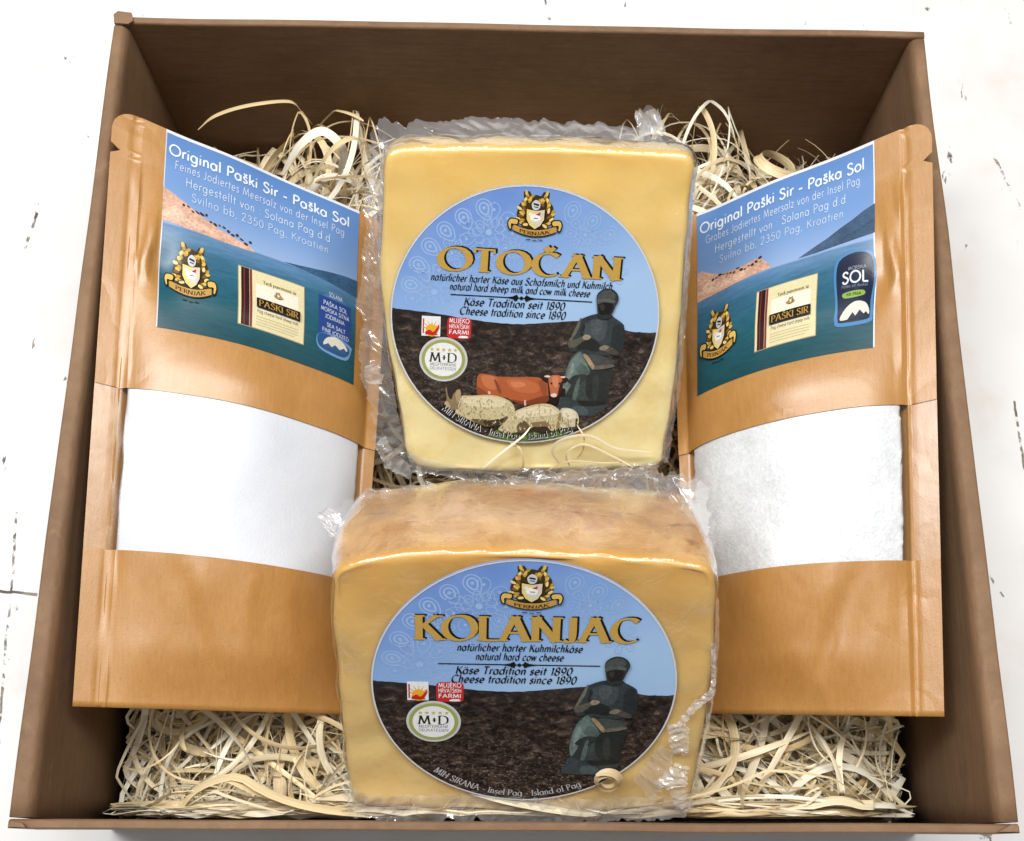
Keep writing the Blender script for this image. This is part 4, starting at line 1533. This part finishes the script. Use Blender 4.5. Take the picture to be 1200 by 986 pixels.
            dk = [(.60, .525), (.68, .555), (.76, .585), (.82, .615), (.88, .64), (.94, .67), (1, .69), (1, .545), (.85, .535), (.7, .525)]
            a.poly(dk, srgb(62, 84, 112), 2, 1)
            a.poly([(.68, .53), (.8, .56), (.9, .585), (1, .62), (1, .548), (.85, .536)], srgb(54, 78, 104), 3, 30)
        a.build('coast_print', M['photo'], lab, og)
        # paper edge at the top and outer side
        a = mk()
        a.rect(0, .985, 1, 1, srgb(222, 226, 236), 1)
        if fine:
            a.rect(0, 0, .006, .985, srgb(200, 205, 212), 1)
        else:
            a.rect(.993, 0, 1, .985, srgb(222, 226, 232), 1)
        a.build('paper_edge', M['ink'], lab, og)
        # lettering
        a = mk()
        tx = srgb(226, 234, 246)
        a.text('Original Paški Sir - Paška Sol', (.018, .878), (.950, .878), .078, tx, 4, SANSB)
        sty = dict(SANS, track=.075)
        a.text(('Feines' if fine else 'Grobes') + ' Jodiertes Meersalz von der Insel Pag', (.05, .812), (.925, .812), .060, srgb(204, 218, 238), 4, sty)
        a.text('Hergestellt von : Solana Pag d.d', (.105, .740), (.85, .740), .064, srgb(206, 220, 238), 4, sty)
        a.text('Svilno bb, 2350 Pag, Kroatien', (.135, .668), (.84, .668), .062, srgb(196, 212, 234), 4, sty)
        a.build('lettering', M['ink'], lab, og)
        # crest
        a = mk()
        crest(a, .150 if fine else .145, .295 if fine else .27, .165, .72, 2)
        a.build('crest', M['ink'], lab, og)
        # cream packet picture
        a = mk()
        x0, x1, y0, y1 = .375, .705, .105, .415
        cream = srgb(226, 214, 170)
        a.rect(x0 - .004, y0 - .005, x1 + .004, y1 + .005, srgb(150, 148, 124), 3)
        a.rect(x0, y0, x1, y1, cream, 4)
        a.poly([(x0 + .085, y0 + .10), (x1 - .03, y0 + .10), (x1 - .03, y1 - .07), (x0 + .085, y1 - .07)], srgb(236, 230, 212), 5)
        a.rect(x0 + .012, y0, x0 + .052, y1, srgb(52, 22, 26), 5)
        a.rect(x0 + .024, y0, x0 + .030, y1, srgb(120, 50, 48), 6)
        a.rect(x0 + .054, y0, x0 + .066, y1, srgb(128, 56, 54), 5, 1)
        a.text('Tvrdi punomasni sir', (x0 + .12, y1 - .062), (x1 - .04, y1 - .062), .026, srgb(60, 52, 40), 6, ROMAN)
        crest(a, x0 + .195, y1 - .105, .024, .9, 6, False)
        a.rect(x0 + .085, y0 + .105, x1 - .025, y0 + .155, srgb(22, 20, 18), 20)
        a.text('PAŠKI SIR', (x0 + .095, y0 + .114), (x1 - .035, y0 + .114), .045, GOLD, 21, ROMAN)
        a.text('Pag cheese hard sheep milk', (x0 + .09, y0 + .083), (x1 - .03, y0 + .083), .024, srgb(50, 44, 44), 6, SANS)
        for i in range(4):
            a.rect(x0 + .085, y0 + .018 + i * .014, x1 - .03 - .02 * (i == 0), y0 + .021 + i * .014, srgb(186, 172, 132), 6)
        a.build('packet_print', M['ink'], lab, og)
        # blue salt packet picture
        a = mk()
        x0, x1, y0, y1 = (.785, .968, .125, .43) if fine else (.805, .988, .125, .455)
        if fine:
            a.rect(x0, y0 + .06, x1, y1 - .015, srgb(40, 72, 142), 3)
            a.poly([(x0 + .02, y1 - .015), (x0 + .06, y1 + .02), (x1 - .05, y1 + .03), (x1 - .02, y1 - .015)], srgb(76, 116, 158), 3, 1)
            a.blob([(x0, y0 + .07), (x0, y0), (x0 + .08, y0 - .022), (x1 - .02, y0 - .015), (x1 + .006, y0 + .04), (x1, y0 + .07), (x0 + .09, y0 + .09)], srgb(110, 152, 192), 4)
            a.blob([(x0 + .004, y0 + .072), (x0 + .004, y0 + .01), (x0 + .08, y0 - .008), (x1 - .03, y0 - .002), (x1 - .006, y0 + .05), (x0 + .09, y0 + .08)], srgb(36, 82, 138), 5)
            a.blob([(x0 + .03, y0 + .02), (x0 + .045, y0 + .06), (x0 + .09, y0 + .082), (x0 + .14, y0 + .07), (x0 + .165, y0 + .035), (x0 + .10, y0 + .022)], srgb(216, 212, 200), 6)
            a.poly([(x0 + .03, y0 + .018), (x0 + .055, y0 + .036), (x0 + .075, y0 + .022), (x0 + .095, y0 + .04), (x0 + .12, y0 + .024), (x0 + .145, y0 + .042), (x0 + .165, y0 + .026), (x0 + .16, y0 + .010), (x0 + .04, y0 + .008)], srgb(54, 88, 128), 7)
            lt = srgb(196, 208, 228)
            a.text('SOLANA', (x0 + .055, y1 - .006), (x1 - .05, y1 - .006), .034, lt, 7, SANSB)
            a.text('PAŠKA SOL', (x0 + .025, y1 - .062), (x1 - .02, y1 - .062), .034, lt, 5, SANSB)
            a.text('MORSKA SITNA', (x0 + .012, y1 - .098), (x1 - .008, y1 - .098), .032, lt, 5, SANSB)
            a.text('JODIRANA', (x0 + .035, y1 - .134), (x1 - .035, y1 - .134), .032, lt, 5, SANSB)
            a.text('SEA SALT', (x0 + .045, y1 - .180), (x1 - .03, y1 - .180), .030, lt, 5, SANSB)
            a.text('FINE IODIZED', (x0 + .02, y1 - .214), (x1 - .01, y1 - .214), .030, lt, 5, SANSB)
        else:
            a.blob([(x0, y1), (x1, y1), (x1, y0 + .1), (x1 + .002, y0 + .03), (x1 - .02, y0 - .005), (x0 + .02, y0 - .005), (x0 - .006, y0 + .03), (x0, y0 + .1)], srgb(76, 132, 182), 3)
            a.blob([(x0 + .012, y1 - .01), (x1 - .01, y1 - .01), (x1 - .012, y0 + .1), (x1 - .012, y0 + .04), (x1 - .03, y0 + .012), (x0 + .03, y0 + .012), (x0 + .012, y0 + .03), (x0 + .012, y0 + .1)], srgb(26, 36, 62), 4)
            a.text('MORSKA', (x0 + .06, y1 - .065), (x1 - .035, y1 - .065), .022, srgb(170, 178, 190), 5, SANS)
            a.text('SOL', (x0 + .030, y1 - .130), (x1 - .025, y1 - .130), .080, srgb(226, 230, 236), 5, SANSB)
            a.text('Paška sol dunkel', (x0 + .03, y1 - .152), (x1 - .03, y1 - .152), .020, srgb(140, 150, 164), 5, SANS)
            a.blob([(x0 + .04, y1 - .178), (x0 + .13, y1 - .172), (x0 + .135, y1 - .198), (x0 + .05, y1 - .204)], srgb(138, 172, 76), 5)
            a.text('KRUPNA', (x0 + .055, y1 - .195), (x0 + .125, y1 - .195), .020, srgb(40, 56, 24), 6, SANSB)
            a.blob([(x0 + .025, y0 + .025), (x0 + .05, y0 + .075), (x0 + .10, y0 + .105), (x0 + .15, y0 + .09), (x1 - .018, y0 + .035), (x0 + .11, y0 + .03)], srgb(222, 220, 206), 5)
            a.poly([(x0 + .06, y0 + .022), (x0 + .085, y0 + .055), (x0 + .10, y0 + .036), (x0 + .12, y0 + .062), (x0 + .14, y0 + .04), (x0 + .15, y0 + .05), (x0 + .166, y0 + .03), (x0 + .15, y0 + .018)], srgb(24, 34, 54), 6)
        a.build('packet_print', M['ink'], lab, og)


left = Pouch((85, 828, .108), (420, 838, .062), (133, 124, .134), (456, 262, .078), .021, 3, False,
             'left kraft pouch of fine white salt with blue bay label, leaning on the box wall')
left.build(.245, .512, 'salt_fine', (.180, .885), (.622, .999), 'fine')
right = Pouch((806, 836, .062), (1106, 840, .108), (786, 262, .078), (1091, 136, .134), .021, 17, True,
              'right kraft pouch of coarse grainy salt with blue bay label, leaning on the box wall')
right.build(.243, .500, 'salt_coarse', (.105, .795), (.602, .999), 'coarse')


# ------------------------------------------------------------------ wood wool
def ribbon(path, width, rolls, ups=None, cup=.12):
    """flat curled shaving with three vertices across."""
    V = []
    n = len(path)
    up = Vector((0, 0, 1)) if ups is None else Vector(ups)
    t0 = (path[1] - path[0]).normalized()
    b = t0.cross(up)
    if b.length < .1:
        b = t0.cross(Vector((1, 0, 0)))
    b.normalize()
    for i in range(n):
        t = (path[min(i + 1, n - 1)] - path[max(i - 1, 0)]).normalized()
        b = (b - t * b.dot(t)).normalized()
        nn = b.cross(t)
        r = rolls(i / (n - 1))
        bb = b * math.cos(r) + nn * math.sin(r)
        cc = bb.cross(t)
        w = width * (1 - .75 * abs(2 * i / (n - 1) - 1) ** 6)
        V += [path[i] - bb * w / 2, path[i] + cc * w * cup, path[i] + bb * w / 2]
    F = []
    for i in range(n - 1):
        a = i * 3
        F += [(a, a + 1, a + 4, a + 3), (a + 1, a + 2, a + 5, a + 4)]
    return V, F


XL, XR, YF, YB = fl.x + .013, fr_.x - .013, fl.y + .0055, bl.y - .010


def bed(x, y):
    """height of the packing."""
    side = smooth(XL, XL + .035, x) * smooth(XR, XR - .045, x)
    front = lerp(.038, .056, side)
    mid = .030
    back = lerp(.028, .064, smooth(-.135, -.09, x) * smooth(.135, .10, x))
    h = lerp(front, mid, smooth(.09, .13, y))
    return lerp(h, back, smooth(.20, .27, y))


def shave_color(rnd):
    k = rnd.random()
    c = [srgb(244, 230, 198), srgb(248, 238, 212), srgb(236, 216, 174), srgb(250, 245, 230), srgb(224, 200, 158)][int(k * 5) % 5]
    j = rnd.uniform(.80, 1.08)
    return tuple(q * j for q in c)


def wool(count, seed):
    rnd = random.Random(seed)
    V, F, Cc, U = [], [], [], []
    for s in range(count):
        zone = rnd.random()
        if zone < .60:
            x, y = rnd.uniform(XL + .004, XR - .006), rnd.uniform(YF + .002, .095)
        elif zone < .85:
            x, y = rnd.choice((-1, 1)) * rnd.uniform(.06, .115), rnd.uniform(.235, .30)
        else:
            x, y = rnd.uniform(XL + .01, XR - .01), rnd.uniform(.09, .26)
        lv, hd0 = rnd.random() ** .55, None
        front = s >= count - 330
        if front:       # ribbons pressed between the lower cheese and the front wall
            x, y, lv = rnd.uniform(-.085, .085), rnd.uniform(YF + .001, .017), rnd.uniform(.9, 1.36)
            hd0 = rnd.choice((0, math.pi)) + rnd.uniform(-.3, .3)
        hd = hd0 if hd0 is not None else rnd.uniform(0, 2 * math.pi)
        width = rnd.choice([.0004, .0005, .0006, .0008, .0010, .0013, .0016, .0021, .0028, .0038])
        length = rnd.uniform(.05, .20)
        n = 34
        step = length / n
        kap = rnd.uniform(-1, 1) * rnd.choice([20, 40, 60, 90, 120, 160])
        kap = max(-5.6 / length, min(5.6 / length, kap))
        wob, ph = rnd.uniform(4, 24), rnd.uniform(0, 6)
        if front:
            kap, wob, length = kap * .3, wob * .5, length * .6
        zamp, zf, zp = rnd.uniform(.003, .014), rnd.uniform(.8, 2.2), rnd.uniform(0, 6)
        ylim = YF + .0005 + (0 if front else rnd.random() ** 2 * .008)
        path = []
        for i in range(n):
            t = i / (n - 1)
            hd += (kap + wob * math.sin(t * 7 + ph)) * step
            x += math.cos(hd) * step
            y += math.sin(hd) * step
            if x < XL + .002 or x > XR - .002:
                x = min(max(x, XL + .002), XR - .002)
                hd = math.pi - hd + .3
            if y < ylim or y > YB - .001:
                y = min(max(y, ylim), YB - .001)
                hd = -hd + (.2 if not front else 0)
            z = .008 + lv * (bed(x, y) - .008) + zamp * math.sin(t * math.pi * zf + zp)
            if abs(x) < .066 and y > .17:
                z = min(z, lerp(.035, .07, smooth(.045, .066, abs(x))))
            z = max(.0065, z)
            if front:
                y = min(y, .018 + .93 * max(0, z - .0725))
            path.append(Vector((x, y, z)))
        r0, r1 = rnd.uniform(-.5, .5), rnd.uniform(-1.6, 1.6)
        a, b = ribbon(path, width, lambda t: r0 + r1 * math.sin(t * 3 + ph))
        k = len(V)
        V += a
        F += [tuple(i + k for i in q) for q in b]
        c = shave_color(rnd)
        Cc += [c] * len(a)
        off = rnd.uniform(0, 50)
        U += [(i // 3 * .12 + off, (i % 3) * .4 + off) for i in range(len(a))]
    o = mesh_obj('wood_wool', V, F, M['shav'], None, True, Cc, U)
    o['kind'] = 'stuff'
    o['label'] = 'pale curled wood wool packing filling the bottom of the cardboard box'
    o['category'] = 'wood wool'
    return o


wool(2700, 23)


def shaving(pts, width, label, roll=(0, 0), n=40, seed=1, ups=None):
    path = resample(cr([Vector(p) for p in pts], 10), n)
    a, b = ribbon(path, width, lambda t: lerp(roll[0], roll[1], t), ups)
    rnd = random.Random(seed)
    c = shave_color(rnd)
    og = path[0]
    o = mesh_obj('wood_shaving', a, b, M['shav'], None, True, [c] * len(a), [(i // 3 * .12 + seed, (i % 3) * .4) for i in range(len(a))], origin=og)
    o.location = og
    tag(o, label, 'wood shaving', 'loose wood shavings')
    return o


shaving([P(232, 152, .092), P(252, 136, .102), P(290, 124, .108), P(338, 119, .108), P(352, 130, .102), P(366, 146, .094)], .0032,
        'thin arched shaving rising highest against the dark back wall', (.3, .6), seed=2)
shaving([P(330, 205, .080), P(352, 170, .096), P(378, 154, .100), P(402, 176, .094), P(398, 205, .082)], .0042,
        'broad looped shaving above the left pouch label', (.2, -.5), seed=6)
shaving([P(362, 220, .080), P(385, 180, .098), P(412, 162, .100), P(432, 172, .09)], .0038,
        'pale bent shaving between the left pouch and the film edge', (.6, .2), seed=9)
def curl(center, axis, r0, r1, turns, rise, width, label, seed, start=0.0, roll=(1.5, 1.62), squash=.85):
    ax = Vector(axis).normalized()
    e1 = ax.cross(Vector((0, 1, .2))).normalized()
    e2 = ax.cross(e1)
    k = int(turns * 12)
    pts = []
    for i in range(k + 1):
        t = i / k
        an = start + 2 * math.pi * turns * t
        r = lerp(r0, r1, t)
        pts.append(center + e1 * r * math.cos(an) + e2 * r * squash * math.sin(an) + ax * rise * t)
    return shaving(pts, width, label, roll, n=k * 4, seed=seed, ups=tuple(ax))


curl(P(908, 200, .080), (.30, .35, .70), .0080, .0130, 1.25, .006, .0048, 'wide rolled shaving standing behind the right pouch', 12, 1.0)
curl(ko.w(711, 915, .0060), (.0, -.62, .78), .0024, .0058, 1.8, .0016, .0036, 'small tight curl of shaving lying on the amber cheese label', 15, .5)
hh = .0030
for k_, (pts_, wd_, lb_) in enumerate([
    ([(656, 545, .001), (647, 528, .003), (660, 515, .005), (690, 511, .005), (722, 526, .004), (765, 531, .002)], .0013, 'loose wisp curling over the lower right of the pale cheese'),
    ([(566, 549, .001), (590, 529, .003), (612, 512, .004), (622, 500, .001)], .0009, 'straight wisp crossing the bottom edge of the pale cheese label'),
    ([(598, 519, .001), (610, 527, .003), (613, 545, .003), (604, 560, .001)], .0010, 'short hooked wisp hanging just below the pale cheese label'),
    ([(668, 548, .001), (664, 532, .004), (684, 521, .005), (716, 534, .003), (742, 548, .001)], .0009, 'inner wisp nested under the longer curling wisp on the pale cheese'),
    ([(640, 552, .001), (668, 541, .003), (706, 543, .003), (735, 541, .001)], .0008, 'faint flat wisp along the bottom right edge of the pale cheese'),
    ([(676, 498, .001), (684, 512, .003), (683, 528, .003), (676, 538, .001)], .0007, 'hair thin upright wisp beside the right end of the label writing'),
]):
    shaving([ot.w(a_, b_, c_ + .0018) for a_, b_, c_ in pts_], wd_, lb_, (.3, .7), seed=18 + k_, ups=tuple(ot.n))
